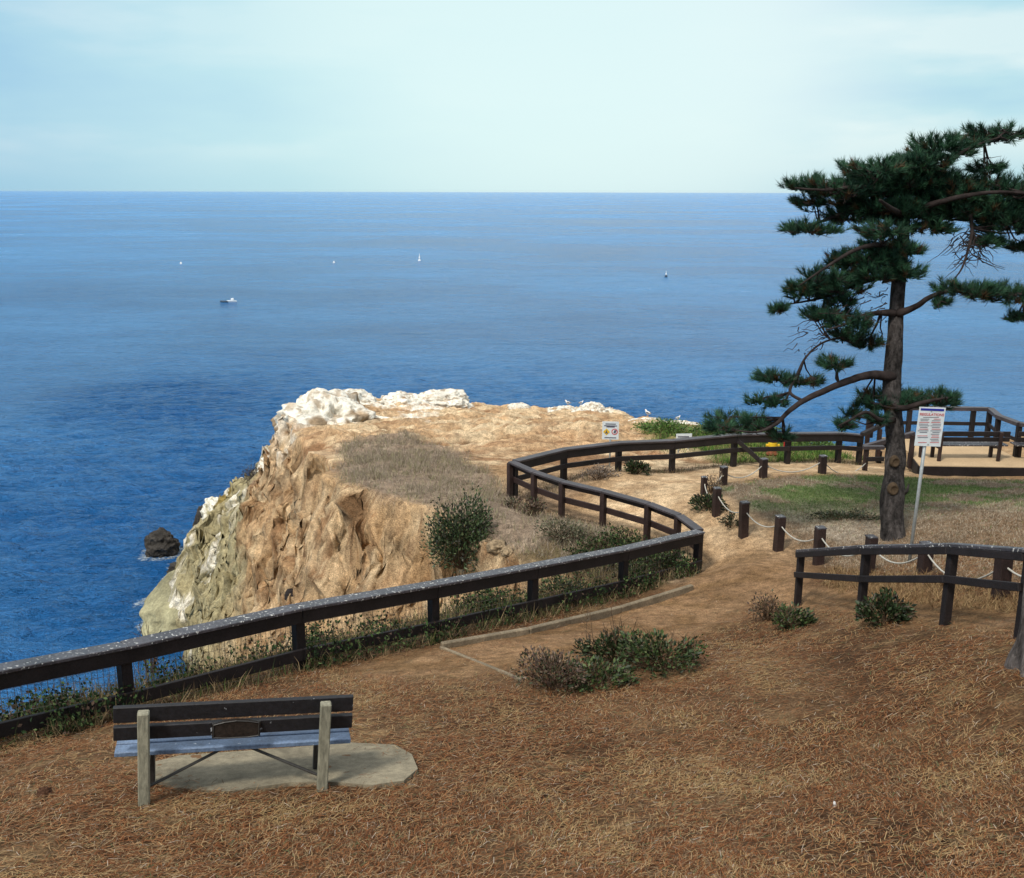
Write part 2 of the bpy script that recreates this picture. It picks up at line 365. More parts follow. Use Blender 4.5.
# eroded flutes run down the face, ledges across it
flute = (1-np.abs(fbm(np.stack([gx*1.5+gy*.5, gy*.6, gx*0], 1), 4, 11)))**2
fl2 = fbm(p3*2.6, 4, 21)
flb = (1-np.abs(fbm(np.stack([gx*.55+gy*.2+3, gy*.25, gx*0], 1), 3, 13)))**2
zc = zc-cl*(1-t)*((flute-.6)*1.25+(flb-.65)*1.5)+cl*fl2*.55*(1-t*.5)
fine = 1-np.abs(fbm(np.stack([gx*4.2+gy*1.2, gy*1.6, gx*0], 1), 4, 17)); zc = zc-cl*(1-t)*(fine-.7)*.38
bed = np.abs(fbm(np.stack([gx*.25, gy*.25, zc*2.6], 1), 3, 33)); zc = zc+cl*(1-west)*(sst(.0, .2, bed)-.7)*.22
blk = fbm(np.stack([gx*.8, gy*.8, gx*0], 1), 5, 15, .6); zc = zc+west*cl*(np.round(blk*3.2)/3.2*.7+blk*.6)*1.25*sst(1, .85, t)*sst(.10, .38, t)
led = fbm(np.stack([gx*.35, gy*.35, zc*1.7], 1), 3, 31)
zc = zc+cl*led*.55*sst(.05, .2, t)
zc = np.where(inS, zc, SEA-.6-np.minimum(dB, 4)*.8)
top_n = fbm(p3*.55, 4, 41)*.06+fbm(p3*3.1, 3, 43)*.02
pen = sst(27.5, 31, gy-.0*gx)*(gx < 8)
ridge = 1-np.abs(fbm(np.stack([gx*.5, gy*1.3, gx*0], 1), 5, 51))
top_n = top_n+pen*((ridge-.75)*1.1+fbm(p3*1.2, 4, 53)*.25)
zz = np.where(t > 0, zc, zt)+top_n*(1-cl)
mound = sst(0, .8, -dT)
zz = zz-(1-mound)*(1-cl)*.05
HG = zz.reshape(ny, nx)
def gz(x, y):
    i = int(np.clip(np.searchsorted(ax, x)-1, 0, nx-2)); j = int(np.clip(np.searchsorted(ay, y)-1, 0, ny-2))
    u = (x-ax[i])/(ax[i+1]-ax[i]); v = (y-ay[j])/(ay[j+1]-ay[j])
    return float((HG[j, i]*(1-u)+HG[j, i+1]*u)*(1-v)+(HG[j+1, i]*(1-u)+HG[j+1, i+1]*u)*v)
def gza(x, y):
    i = np.clip(np.searchsorted(ax, x)-1, 0, nx-2); j = np.clip(np.searchsorted(ay, y)-1, 0, ny-2)
    u = (x-ax[i])/(ax[i+1]-ax[i]); v = (y-ay[j])/(ay[j+1]-ay[j])
    return (HG[j, i]*(1-u)+HG[j, i+1]*u)*(1-v)+(HG[j+1, i]*(1-u)+HG[j+1, i+1]*u)*v
def hit(px, py, z0=4.0, z1=75.0):
    """first point where the sight line through the pixel meets the ground"""
    Z = z0; st = .1
    while Z < z1:
        p = P(px, py, Z)
        if p[2] <= gz(p[0], p[1]): break
        Z += st
    p = P(px, py, Z); p[2] = gz(p[0], p[1]); return p
# masks of what grows or lies where
nlo = fbm(p3*.7, 4, 61); nmd = fbm(p3*2.5, 4, 63); nhi = fbm(p3*8, 3, 65)
PATH = W((430, 655, 13.4), (600, 632, 14.9), (690, 605, 17.0), (745, 575, 18.4), (735, 545, 20.3), (690, 515, 22.6), (640, 492, 24.2), (660, 478, 25.8), (740, 470, 27.4), (850, 466, 28.6), (905, 455, 30))
dP = seg_d(gx, gy, PATH, False)
PATH2 = W((745, 585, 17.9), (830, 600, 16.2), (905, 605, 14.0), (960, 614, 12.5), (1060, 628, 11.0)); dP2 = seg_d(gx, gy, PATH2, False)
m_path = np.maximum(sst(1.55, .75, dP+nlo*.35+nmd*.15), sst(.95, .3, dP2+nlo*.3+nmd*.12))
CIRC = W((703, 494, 24), (716, 513, 22.6), (743, 534, 21.4), (778, 549, 20.4), (818, 563, 19), (868, 571, 17.2), (924, 569, 15.4), (1000, 590, 13.4), (1200, 600, 12.5), (1200, 480, 27.8), (905, 478, 27.6), (822, 474, 26.3), (763, 478, 25.8), (723, 484, 25))
m_circ = sst(.25, -.35, sdf(gx, gy, CIRC)+nmd*.2)
BRUSH = W((340, 446, 30.5), (400, 438, 32), (455, 452, 29.5), (500, 470, 26), (520, 490, 23.6), (600, 515, 21.6), (665, 545, 20), (690, 575, 18.9), (600, 560, 18.8), (520, 553, 19.8), (480, 535, 21), (431, 503, 22.4), (385, 489, 23.7), (339, 480, 24.8))
m_brush = sst(.45, -.4, sdf(gx, gy, BRUSH)+nlo*.5+nmd*.2)
STRIP = [tuple((P(*q)+nA*.1)[:2]) for q in fA]+[tuple((P(*q)+nA*2.2)[:2]) for q in fA][::-1]
m_strip = sst(.3, -.1, sdf(gx, gy, STRIP)+nmd*.2)
m_edge = sst(1.5, .2, seg_d(gx, gy, W(*fB, *fC), False)+nmd*.5)*(gy > 20)
VEG2 = W((640, 436, 37), (700, 434, 34), (800, 440, 33), (870, 442, 32), (830, 458, 31), (735, 462, 29), (660, 448, 31))
m_veg2 = sst(.6, -.3, sdf(gx, gy, VEG2)+nlo*.5)
def L3(a, b, k): return a+(b-a)*k[:, None]
C_ = lambda *c: np.array(c, float)[None, :]
litter = L3(L3(C_(.085, .046, .023), C_(.135, .08, .042), sst(-.25, .35, nlo)), C_(.075, .038, .02), sst(.1, .6, nmd)*.6)
litter = L3(litter, C_(.24, .165, .085), sst(.15, .5, fbm(p3*2.2, 4, 71))*.5)
sandp = L3(C_(.30, .185, .095), C_(.40, .27, .15), sst(-.3, .4, nlo+nmd*.4))
col = litter*np.ones((len(gx), 1))
farg = sst(17, 21, gy)
col = L3(col, sandp, farg*(1-m_circ))
pensand = L3(L3(C_(.42, .28, .16), C_(.58, .45, .29), sst(-.3, .4, nlo+nmd*.5)), C_(.20, .105, .052), sst(.34, .12, (ridge-.5)+nmd*.22)*.85)  # ridge hollows coloured dark reddish, standing in for their shadows
pensand = L3(pensand, C_(.27, .15, .08)*np.ones_like(pensand), sst(.05, .4, fbm(np.stack([gx*.9, gy*3.5, gx*0], 1), 4, 73))*.55)
col = L3(col, pensand, sst(26, 28, gy)*(1-m_circ)*(gx < 9))
circc = L3(L3(C_(.17, .13, .09), C_(.32, .27, .21), sst(-.3, .3, nmd+nlo*.4)), C_(.17, .10, .05), sst(.4, -.2, (gy-19)*.25+nlo)*.7)
grn = sst(-.1, .3, nlo*.7+nmd*.6+.16)*sst(19.5, 23, gy)
circc = L3(circc, C_(.085, .13, .035), grn*.85)
col = L3(col, circc*np.ones_like(col), m_circ)
brc = L3(L3(C_(.24, .18, .13), C_(.34, .27, .20), sst(-.3, .4, nmd)), C_(.11, .13, .05), sst(.15, .5, nlo+nhi*.3)*.5)
col = L3(col, brc, m_brush*(1-sst(.02, .06, t))); col = L3(col, brc*.8, m_edge*.6*(1-m_path))
col = L3(col, C_(.09, .12, .035)*np.ones_like(col), m_veg2*.7)
col = L3(col, C_(.10, .075, .04)*np.ones_like(col), m_strip*.8)
pathn = L3(C_(.21, .125, .06), C_(.30, .185, .10), sst(-.3, .4, nmd+nlo*.5))
pathc = L3(pathn, L3(C_(.42, .29, .17), C_(.54, .40, .25), sst(-.3, .4, nmd)), sst(17.5, 22, gy))
col = L3(col, pathc, m_path*(.75+.25*farg))
# cliff earth, dark pits painted in as shade, olive sandstone low down, bird lime
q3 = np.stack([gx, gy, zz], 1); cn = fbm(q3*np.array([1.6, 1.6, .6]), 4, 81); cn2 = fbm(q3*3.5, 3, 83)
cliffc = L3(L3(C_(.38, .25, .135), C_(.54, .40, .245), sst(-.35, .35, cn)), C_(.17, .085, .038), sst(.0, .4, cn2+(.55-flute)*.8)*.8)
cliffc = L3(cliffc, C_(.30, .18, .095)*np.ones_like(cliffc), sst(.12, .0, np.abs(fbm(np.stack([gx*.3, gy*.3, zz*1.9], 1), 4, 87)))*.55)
cliffc = L3(cliffc, C_(.15, .08, .04)*np.ones_like(cliffc), sst(.62, .45, fine)*.6)  # fine dark pits imitate crevice shade in the colour
cliffc = L3(cliffc, C_(.33, .285, .165)*np.ones_like(cliffc), np.maximum(sst(.38, .6, t+cn*.12)*sst(36, 42, gy), west*sst(.30, .5, t+cn*.2)))
cliffc = L3(cliffc, C_(.13, .11, .07)*np.ones_like(cliffc), sst(1.4, .2, zz-SEA+cn*.8))
guano = sst(.12, .3, fbm(q3*np.array([.8, .8, 1.2]), 4, 91)+.12)*sst(34, 38, gy)*sst(.5, .1, np.abs(t-.0))*(gx < -3)
guano = np.maximum(guano, sst(.08, .22, fbm(q3*.9, 4, 95))*sst(38, 42, gy)*sst(.3, .42, t)*(gx < -9)*.9)
lip = np.maximum(sst(.0, .25, fbm(np.stack([gx*1.6, gy*1.6, zz*.35], 1), 4, 98)+.12)*sst(4.0, 2.0, -zz-.3)*sst(-5.6, -6.6, gx)*sst(32, 35, gy)*sst(.16, .08, t)*(t > 0), sst(1.6, .3, np.abs(dT+.3))*sst(.0, .3, fbm(p3*.9, 4, 97)+.1)*sst(35, 40, gy)*(gx < 8))
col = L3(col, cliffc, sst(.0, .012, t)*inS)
col = L3(col, C_(.80, .76, .66)*np.ones_like(col), np.clip(np.maximum(guano, lip), 0, 1)*.95*(.25+.75*sst(-.25, .0, fbm(q3*5, 4, 99))))
# sideways erosion of the face
cm = cl*sst(0, .1, 1-t)
dx = fbm(q3*1.5, 5, 101, .6)*.6*cm; dy = fbm(q3*1.5, 5, 103, .6)*.6*cm
V = np.stack([gx+dx, gy+dy, zz], 1)
ii = (np.arange(ny-1)[:, None]*nx+np.arange(nx-1)[None, :]).ravel()
Fq = np.stack([ii, ii+1, ii+nx+1, ii+nx], 1)
keep = zz[Fq].max(1) > SEA-3.2
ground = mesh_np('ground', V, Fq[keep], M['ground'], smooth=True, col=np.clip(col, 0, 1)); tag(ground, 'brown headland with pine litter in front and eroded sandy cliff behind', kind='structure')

# ------------------------------------------------------------------ sea
def make_sea():
    m = bpy.data.materials.new('sea_water'); m.use_nodes = True; t_ = m.node_tree; b = t_.nodes['Principled BSDF']; L = t_.links.new
    tcn = t_.nodes.new('ShaderNodeTexCoord')
    def ns(sc, det, ro, scale, rot=0):
        mpn = t_.nodes.new('ShaderNodeMapping'); mpn.inputs['Scale'].default_value = scale; mpn.inputs['Rotation'].default_value = (0, 0, rot); L(tcn.outputs['Object'], mpn.inputs[0])
        n_ = t_.nodes.new('ShaderNodeTexNoise'); n_.inputs['Scale'].default_value = sc; n_.inputs['Detail'].default_value = det; n_.inputs['Roughness'].default_value = ro
        L(mpn.outputs[0], n_.inputs['Vector']); return n_.outputs['Fac']
    slick = ns(.006, 9, .72, (.9, 1.25, 1), .12)
    swell = ns(.03, 4, .6, (.35, 1, 1), -.15)
    mr = t_.nodes.new('ShaderNodeMapRange'); mr.inputs[1].default_value = .38; mr.inputs[2].default_value = .62; L(slick, mr.inputs[0])
    mixn = t_.nodes.new('ShaderNodeMix'); mixn.data_type = 'RGBA'; L(mr.outputs[0], mixn.inputs[0])
    mixn.inputs[6].default_value = (.016, .135, .40, 1); mixn.inputs[7].default_value = (.10, .35, .74, 1)
    fa = t_.nodes.new('ShaderNodeAttribute'); fa.attribute_name = 'Col'; fm = t_.nodes.new('ShaderNodeMath'); fm.operation = 'MULTIPLY_ADD'; L(ns(3.5, 6, .75, (.7, 1, 1)), fm.inputs[0]); fm.inputs[1].default_value = 1.0; L(fa.outputs['Fac'], fm.inputs[2])
    fr_ = t_.nodes.new('ShaderNodeMapRange'); fr_.inputs[1].default_value = 1.02; fr_.inputs[2].default_value = 1.18; L(fm.outputs[0], fr_.inputs[0])
    mf = t_.nodes.new('ShaderNodeMix'); mf.data_type = 'RGBA'; L(fr_.outputs[0], mf.inputs[0]); L(mixn.outputs[2], mf.inputs[6]); mf.inputs[7].default_value = (.62, .72, .78, 1)
    L(mf.outputs[2], b.inputs['Base Color'])
    rr = t_.nodes.new('ShaderNodeMapRange'); rr.inputs[1].default_value = .35; rr.inputs[2].default_value = .65; rr.inputs[3].default_value = .10; rr.inputs[4].default_value = .30
    L(slick, rr.inputs[0]); L(rr.outputs[0], b.inputs['Roughness'])
    b.inputs['IOR'].default_value = 1.33; b.inputs['Specular IOR Level'].default_value = .22
    prev = None
    for h, st, di in ((ns(.16, 5, .6, (.45, 1, 1), -.1), 1.0, 3.0), (ns(.85, 6, .7, (.5, 1, 1), .15), 1.0, 2.6), (swell, .5, 5.0)):
        q = t_.nodes.new('ShaderNodeBump'); q.inputs['Strength'].default_value = st; q.inputs['Distance'].default_value = di; L(h, q.inputs['Height'])
        if prev: L(prev, q.inputs['Normal'])
        prev = q.outputs[0]
    L(prev, b.inputs['Normal'])
    def sa(lo, a, b, hi, st):
        g_ = [b];
        while g_[-1] < hi: g_.append(g_[-1]+(g_[-1]-b)*.35+st*3)
        h_ = [a]
        while h_[-1] > lo: h_.append(h_[-1]-(a-h_[-1])*.35-st*3)
        return np.concatenate([h_[::-1][:-1], np.arange(a, b, st), g_])
    X_ = sa(-25000, -48, 42, 25000, .30); Y_ = sa(-300, 24, 150, 25000, .30)
    XX, YY = np.meshgrid(X_, Y_); x_, y_ = XX.ravel(), YY.ravel(); fade = sst(150, 60, y_)*sst(48, 38, np.abs(x_+3))
    ca, sa_ = math.cos(.25), math.sin(.25); u_ = x_*ca+y_*sa_; v_ = -x_*sa_+y_*ca
    z_ = (1-np.abs(fbm(np.stack([u_*.22, v_*.55, x_*0], 1), 3, 301)))*.42+fbm(np.stack([u_*.6, v_*1.3, x_*0], 1), 3, 305)*.26-.35
    foam = np.zeros(len(x_)); n_f = fbm(np.stack([x_*.5, y_*.5, x_*0], 1), 3, 311)
    for (fx, fy, fr) in ((163, 553, 1.3), (204, 540, 1.2), (190, 568, 1.6), (157, 622, 1.2), (153, 600, 1.2), (176, 580, 1.2)):
        fp = Pz(fx, fy, SEA); dd_ = np.hypot(x_-fp[0], y_-fp[1]); foam = np.maximum(foam, sst(fr*1.5, fr*.6, dd_+n_f*.8)*.62)
    z_ = z_*(1-foam*.5); k_ = len(X_); q_ = (np.arange(len(Y_)-1)[:, None]*k_+np.arange(k_-1)[None, :]).ravel()
    tag(mesh_np('sea', np.stack([x_, y_, SEA+z_*fade], 1), np.stack([q_, q_+1, q_+k_+1, q_+k_], 1), m, smooth=True, col=np.repeat(foam[:, None], 3, 1)), 'calm blue sea reaching to the horizon', kind='structure')
make_sea()

# ------------------------------------------------------------------ sea air
hz_m = bpy.data.materials.new('sea_haze'); hz_m.use_nodes = True; _t = hz_m.node_tree; _t.nodes.remove(_t.nodes['Principled BSDF'])
_v = _t.nodes.new('ShaderNodeVolumePrincipled'); _v.inputs['Density'].default_value = 0.5e-5; _v.inputs['Color'].default_value = (.80, .93, 1.0, 1)
_t.links.new(_v.outputs[0], _t.nodes['Material Output'].inputs['Volume'])
_mb = MB(); _mb.box((0, 0, 2), (56000, 56000, 44)); tag(_mb.build('haze', hz_m), 'thin pale sea haze softening the horizon', kind='stuff')

# ------------------------------------------------------------------ rocks
def ico(sub):
    import bmesh
    bm = bmesh.new(); bmesh.ops.create_icosphere(bm, subdivisions=sub, radius=1.0)
    v = np.array([q.co[:] for q in bm.verts]); f = np.array([[w.index for w in fc.verts] for fc in bm.faces]); bm.free(); return v, f
ICO5, ICO4 = ico(6), ico(4)
def rock(name, c_, r, label, cat, seed, base, top=None, topthr=.0, rz=0, rough=.35, flat=0, hi=True, group=None, fr=1.5, low=None, tilt=None):
    v, f = ICO5 if hi else ICO4
    n = fbm(v*fr+seed*7.1, 5, seed); rd = 1-np.abs(fbm(v*fr*1.6+seed*3.3, 4, seed+50))
    k = 1+n*rough+(rd-.7)*rough*.9
    q = v*k[:, None]
    # blocky: push towards a box
    bx_ = np.sign(v)*np.abs(v)**(1-flat*.55); q = q*(1-flat)+bx_*k[:, None]*flat*.85
    k3 = fbm(v*fr*4+seed, 3, seed+80)*.10; q = q*(1+k3)[:, None]
    q = q*np.array(r)[None, :]
    if tilt is not None: q = q @ np.array(Matrix.Rotation(tilt[0], 3, 'X') @ Matrix.Rotation(tilt[1], 3, 'Y')).T
    cr_, sr = math.cos(rz), math.sin(rz); q = np.stack([q[:, 0]*cr_-q[:, 1]*sr, q[:, 0]*sr+q[:, 1]*cr_, q[:, 2]], 1)
    colr = L3(C_(*base)*.7, C_(*base)*1.25, sst(-.4, .4, fbm(v*4+seed, 4, seed+9)))
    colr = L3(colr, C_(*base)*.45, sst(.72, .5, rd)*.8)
    if top is not None:
        m_ = sst(topthr-.12, topthr+.12, v[:, 2]*.5+fbm(v*2.6+seed, 4, seed+3)*.9)
        m_ = m_*(.3+.7*sst(-.28, -.04, fbm(v*9+seed, 4, seed+6)+.25*fbm(v*np.array([14, 14, 3])+seed, 3, seed+8)))
        colr = L3(colr, C_(*top), m_)
    if low is not None: colr = L3(colr, C_(*low), sst(-.1, -.45, v[:, 2]+fbm(v*3, 3, seed)*.3))
    o = mesh_np(name, q+np.asarray(c_)[None, :], f, M['rock'], smooth=True, col=colr)
    # origin at the rock's base
    base_p = np.array([c_[0], c_[1], c_[2]-r[2]*.6]); o.data.transform(Matrix.Translation(-Vector(base_p))); o.location = base_p
    return tag(o, label, cat, group)
LIME = (.82, .79, .70); TAN = (.38, .26, .15); OLV = (.30, .27, .15); DRK = (.055, .05, .045)
def onpt(px, py, Z, dz=0): p = P(px, py, Z); p[2] += dz; return p
rock('rock_outcrop', onpt(328, 427, 40), (1.7, 2.6, 1.25), 'broad lime-whitened rock hump at the left shoulder of the headland', 'rock', 1, (.34, .25, .16), LIME, .05, rough=.5, rz=.4)
rock('rock_outcrop', onpt(350, 408, 44.5), (1.3, 1.3, .75), 'rounded white rock cap, highest of the whitened rocks on the headland', 'rock', 2, (.36, .27, .17), LIME, -.3, rough=.25)
rock('rock_outcrop', onpt(404, 412, 46.5), (1.2, 1.2, .75), 'white streaked rock beside the dark hollow on the headland rim', 'rock', 3, (.33, .22, .13), LIME, .1, rough=.55)
rock('rock_outcrop', onpt(443, 406, 47.5), (1.45, 1.1, .72), 'flat-topped white rock block ending the long whitened rim', 'rock', 4, (.33, .22, .13), LIME, -.2, rough=.4, flat=.5)
rock('rock', onpt(520, 409, 48), (.5, .4, .32), 'small white rock alone on the headland rim right of the flat white block', 'rock', 5, TAN, LIME, -.2, hi=False)
rock('rock_outcrop', onpt(592, 412, 46), (.62, .6, .42), 'white topped rock on the rim just left above the yellow diamond sign', 'rock', 6, TAN, LIME, -.2)
rock('rock_outcrop', onpt(566, 414, 46), (.8, .7, .35), 'tan and white rock with a gull on it on the headland rim', 'rock', 7, TAN, LIME, .1, rough=.4)
rock('rock_outcrop', onpt(645, 428, 42.5), (1.0, .8, .42), 'tan rock with white streaks and a gull standing on its crest', 'rock', 8, TAN, LIME, .05, rough=.35)
rock('rock_outcrop', onpt(678, 430, 41), (.95, .7, .30), 'long low white rock just above the small white notice', 'rock', 9, TAN, LIME, -.15, rough=.35)
rock('rock_ledge', onpt(274, 470, 43), (.62, .8, .62), 'small bright white ledge beside the dark cliff shrub', 'rock', 10, TAN, LIME, -.35, rough=.4)
rock('boulder', onpt(221, 522, 54), (.95, 1.3, 1.25), 'pale lime-washed boulder at the outer left edge of the cliff', 'rock', 12, OLV, LIME, .12, rough=.5, rz=.5, flat=.4)
rock('boulder', onpt(248, 499, 51), (1.3, 1.0, .85), 'ochre hollowed boulder with a white rim below the dark cliff shrub', 'rock', 13, (.26, .19, .06), LIME, .25, rough=.4)
rock('boulder', onpt(262, 522, 49), (1.1, 1.0, .8), 'tan and white broken boulder in the middle of the cliff foot', 'rock', 14, OLV, LIME, .38, rough=.5)
rock('boulder', onpt(272, 548, 47), (1.2, 1.1, .75), 'olive brown block jutting from the cliff foot', 'rock', 15, (.33, .26, .14), None, 0, rough=.35, flat=.4, rz=.4)
rock('boulder', onpt(246, 556, 49), (.75, .8, 1.0), 'upright olive boulder left of the jutting block', 'rock', 16, OLV, None, 0, rough=.4)
rock('rock_shelf', onpt(204, 602, 51), (3.1, 3.6, 1.7), 'large smooth olive rock shelf sloping down into the sea', 'rock', 17, (.34, .32, .20), None, 0, rough=.22, rz=.1, fr=1.1, low=(.10, .09, .06), flat=.45, tilt=(.25, -.42))
rock('boulder', onpt(236, 588, 48.5), (.55, .5, .75), 'upper of two bright white streaked rocks on the smooth shelf', 'rock', 18, (.4, .36, .28), LIME, -.45, rough=.55)
rock('boulder', onpt(243, 610, 46.5), (.95, .8, .55), 'lower, wider white streaked rock on the smooth shelf', 'rock', 19, (.4, .36, .28), LIME, -.4, rough=.55)
p = Pz(163, 553, SEA); p[2] += .45; rock('sea_rock', p, (1.0, .9, .95), 'dark boulder standing alone in the water off the cliff', 'rock', 20, DRK, None, 0, rough=.4, flat=.25)
p = Pz(204, 540, SEA); p[2] += .9; rock('sea_rock', p, (.55, .6, 1.1), 'dark upright rock in the water against the pale cliff boulder', 'rock', 21, DRK, None, 0, rough=.4)
p = Pz(186, 571, SEA); p[2] += .1; rock('sea_rock', p, (.85, .7, .45), 'low dark wet rock at the top of the smooth shelf', 'rock', 22, DRK, None, 0, rough=.4)
p = Pz(157, 622, SEA); p[2] += .1; rock('sea_rock', p, (.6, .6, .5), 'small dark rock in the water at the foot of the smooth shelf', 'rock', 23, (.10, .09, .06), LIME, .6, rough=.5)
p = hit(292, 600); p[2] += .1; rock('boulder', p, (.19, .2, .19), 'small round near-black stone low on the sandy slope', 'rock', 24, (.03, .025, .025), None, 0, rough=.25, hi=False)
for i, (px, py, r) in enumerate([(478, 549, .17), (487, 551, .14), (497, 551, .19), (507, 553, .13)]):
    p = hit(px, py); rock('stone', p, (r, r*.9, r*.7), ['left end stone, knobbly and tan, of the row under the grey brush', 'second small stone from the left in the row under the grey brush', 'largest round tan stone in the row under the grey brush', 'right end small stone of the row under the grey brush'][i], 'stone', 60+i, (.36, .27, .17), None, 0, rough=.45, hi=False, group='stones in the bank beside the leafy bush')

# ------------------------------------------------------------------ vegetation helpers
def needles(tips, dirs, K, ln, w, cols, spread=.8, back=.14, up=.0):
    """thin triangles round each twig tip"""
    Nn = len(tips); T = np.repeat(tips, K, 0); D = np.repeat(dirs, K, 0); n = Nn*K
    u = rng.normal(size=(n, 3)); u /= np.linalg.norm(u, axis=1)[:, None]
    d = D+u*spread; d[:, 2] += up; d /= np.linalg.norm(d, axis=1)[:, None]
    b = T-D*(rng.random(n)*back)[:, None]; l = ln*(.7+.5*rng.random(n))
    s = np.cross(d, rng.normal(size=(n, 3))); s /= np.linalg.norm(s, axis=1)[:, None]; s *= w/2
    v = np.stack([b-s, b+s, b+d*l[:, None]], 1).reshape(-1, 3)
    cc = np.repeat(np.repeat(cols, K, 0)*(.75+.5*rng.random((n, 1))), 3, 0)
    return v, np.arange(3*n).reshape(-1, 3), cc
def blades(pts, ln, w, cols, lean=.35):
    n = len(pts); d = rng.normal(size=(n, 3))*lean; d[:, 2] = 1; d /= np.linalg.norm(d, axis=1)[:, None]
    l = ln*(.5+.8*rng.random(n)); a = rng.random(n)*6.283; s = np.stack([np.cos(a), np.sin(a), a*0], 1)*w/2
    mid = pts+d*(l*.55)[:, None]; d2 = d+rng.normal(size=(n, 3))*.35; d2[:, 2] -= .15; tip = mid+d2*(l*.5)[:, None]
    v = np.stack([pts-s, pts+s, mid+s*.7, mid-s*.7, tip], 1).reshape(-1, 3); k = np.arange(n)*5
    f = [None]*(2*n)
    q = np.concatenate([np.stack([k, k+1, k+2], 1), np.stack([k, k+2, k+3], 1), np.stack([k+3, k+2, k+4], 1)])
    return v, q, np.repeat(cols, 5, 0)
def leaves(pts, dirs, size, cols, asp=.5):
    n = len(pts); d = dirs+rng.normal(size=(n, 3))*.55; d /= np.linalg.norm(d, axis=1)[:, None]
    s = np.cross(d, rng.normal(size=(n, 3))); s /= np.linalg.norm(s, axis=1)[:, None]; nn = np.cross(s, d)
    l = (size*(.6+.8*rng.random(n)))[:, None]; w = l*asp
    v = np.stack([pts, pts+d*l*.45+s*w*.5+nn*l*.08, pts+d*l-nn*l*.12, pts+d*l*.45-s*w*.5+nn*l*.08], 1).reshape(-1, 3); k = np.arange(n)*4
    f = np.concatenate([np.stack([k, k+1, k+2], 1), np.stack([k, k+2, k+3], 1)])
    return v, f, np.repeat(cols, 4, 0)
def pick(pal, n, jit=.25):
    pal = np.array(pal); c_ = pal[rng.integers(0, len(pal), n)]; return c_*(1-jit+2*jit*rng.random((n, 1)))
def shrub(name, c_, r, label, cat='shrub', nl=900, size=.07, pal=((.03, .06, .02), (.05, .09, .03), (.02, .04, .018)), nst=14, seed=0, asp=.5, group=None, twigs=0, twh=.5, empt=.45, stemcol='stem'):
    c_ = np.asarray(c_, float); root = empty(name, c_, label=label, cat=cat, group=group)
    rr = np.random.default_rng(seed+900); random.seed(seed)
    ends = []; mb = MB()
    for i in range(nst):
        a = rr.random()*6.283; e_ = rr.random()**.5; top = c_+np.array([math.cos(a)*e_*r[0]*.85, math.sin(a)*e_*r[1]*.85, r[2]*(.35+.6*rr.random())*(1.15-.5*e_)])
        mid = c_*.5+top*.5+rr.normal(size=3)*.06*r[2]; mb.tube([c_+np.array([math.cos(a), math.sin(a), 0])*.04+[0, 0, -.05], mid, top], [.011, .008, .004], 5); ends += [mid*.4+top*.6, top, top]
    for i in range(twigs):
        a = rr.random()*6.283; e_ = rr.random(); b0 = c_+np.array([math.cos(a)*e_*r[0]*.8, math.sin(a)*e_*r[1]*.8, 0]); tp = b0+np.array([rr.normal()*.08, rr.normal()*.08, r[2]*.5+twh*(.6+.6*rr.random())])
        mb.tube([b0, (b0+tp)/2+rr.normal(size=3)*.02, tp], [.007, .005, .003], 4)
        for k in range(3):
            s_ = b0+(tp-b0)*(.5+.15*k); mb.tube([s_, s_+np.array([rr.normal()*.1, rr.normal()*.1, .08])], [.004, .002], 3)
    mb.build('stem', M[stemcol], root)
    ends = np.array(ends); k = rr.integers(0, len(ends), nl); u = rr.normal(size=(nl, 3)); u /= np.linalg.norm(u, axis=1)[:, None]
    pts = ends[k]+u*(rr.random(nl)**.4)[:, None]*np.array([r[0], r[1], r[2]])*empt*.75
    pts[:, 2] = np.maximum(pts[:, 2], c_[2]+.01)
    dr = pts-(c_+[0, 0, r[2]*.2]); dr /= np.linalg.norm(dr, axis=1)[:, None]+1e-6
    v, f, cc = leaves(pts, dr+[0, 0, .35], size, pick(pal, nl), asp)
    mesh_np('foliage', v, f, M['leaf'], root, col=cc)
    return root
GREEN = ((.028, .050, .015), (.05, .085, .025), (.018, .030, .012), (.09, .12, .045), (.06, .045, .025)); DKGREEN = ((.014, .028, .010), (.022, .042, .015), (.045, .07, .025), (.05, .035, .022)); BROWN = ((.10, .06, .045), (.06, .04, .03), (.14, .10, .07), (.05, .06, .03)); GREY = ((.17, .14, .12), (.12, .10, .085), (.22, .18, .15))

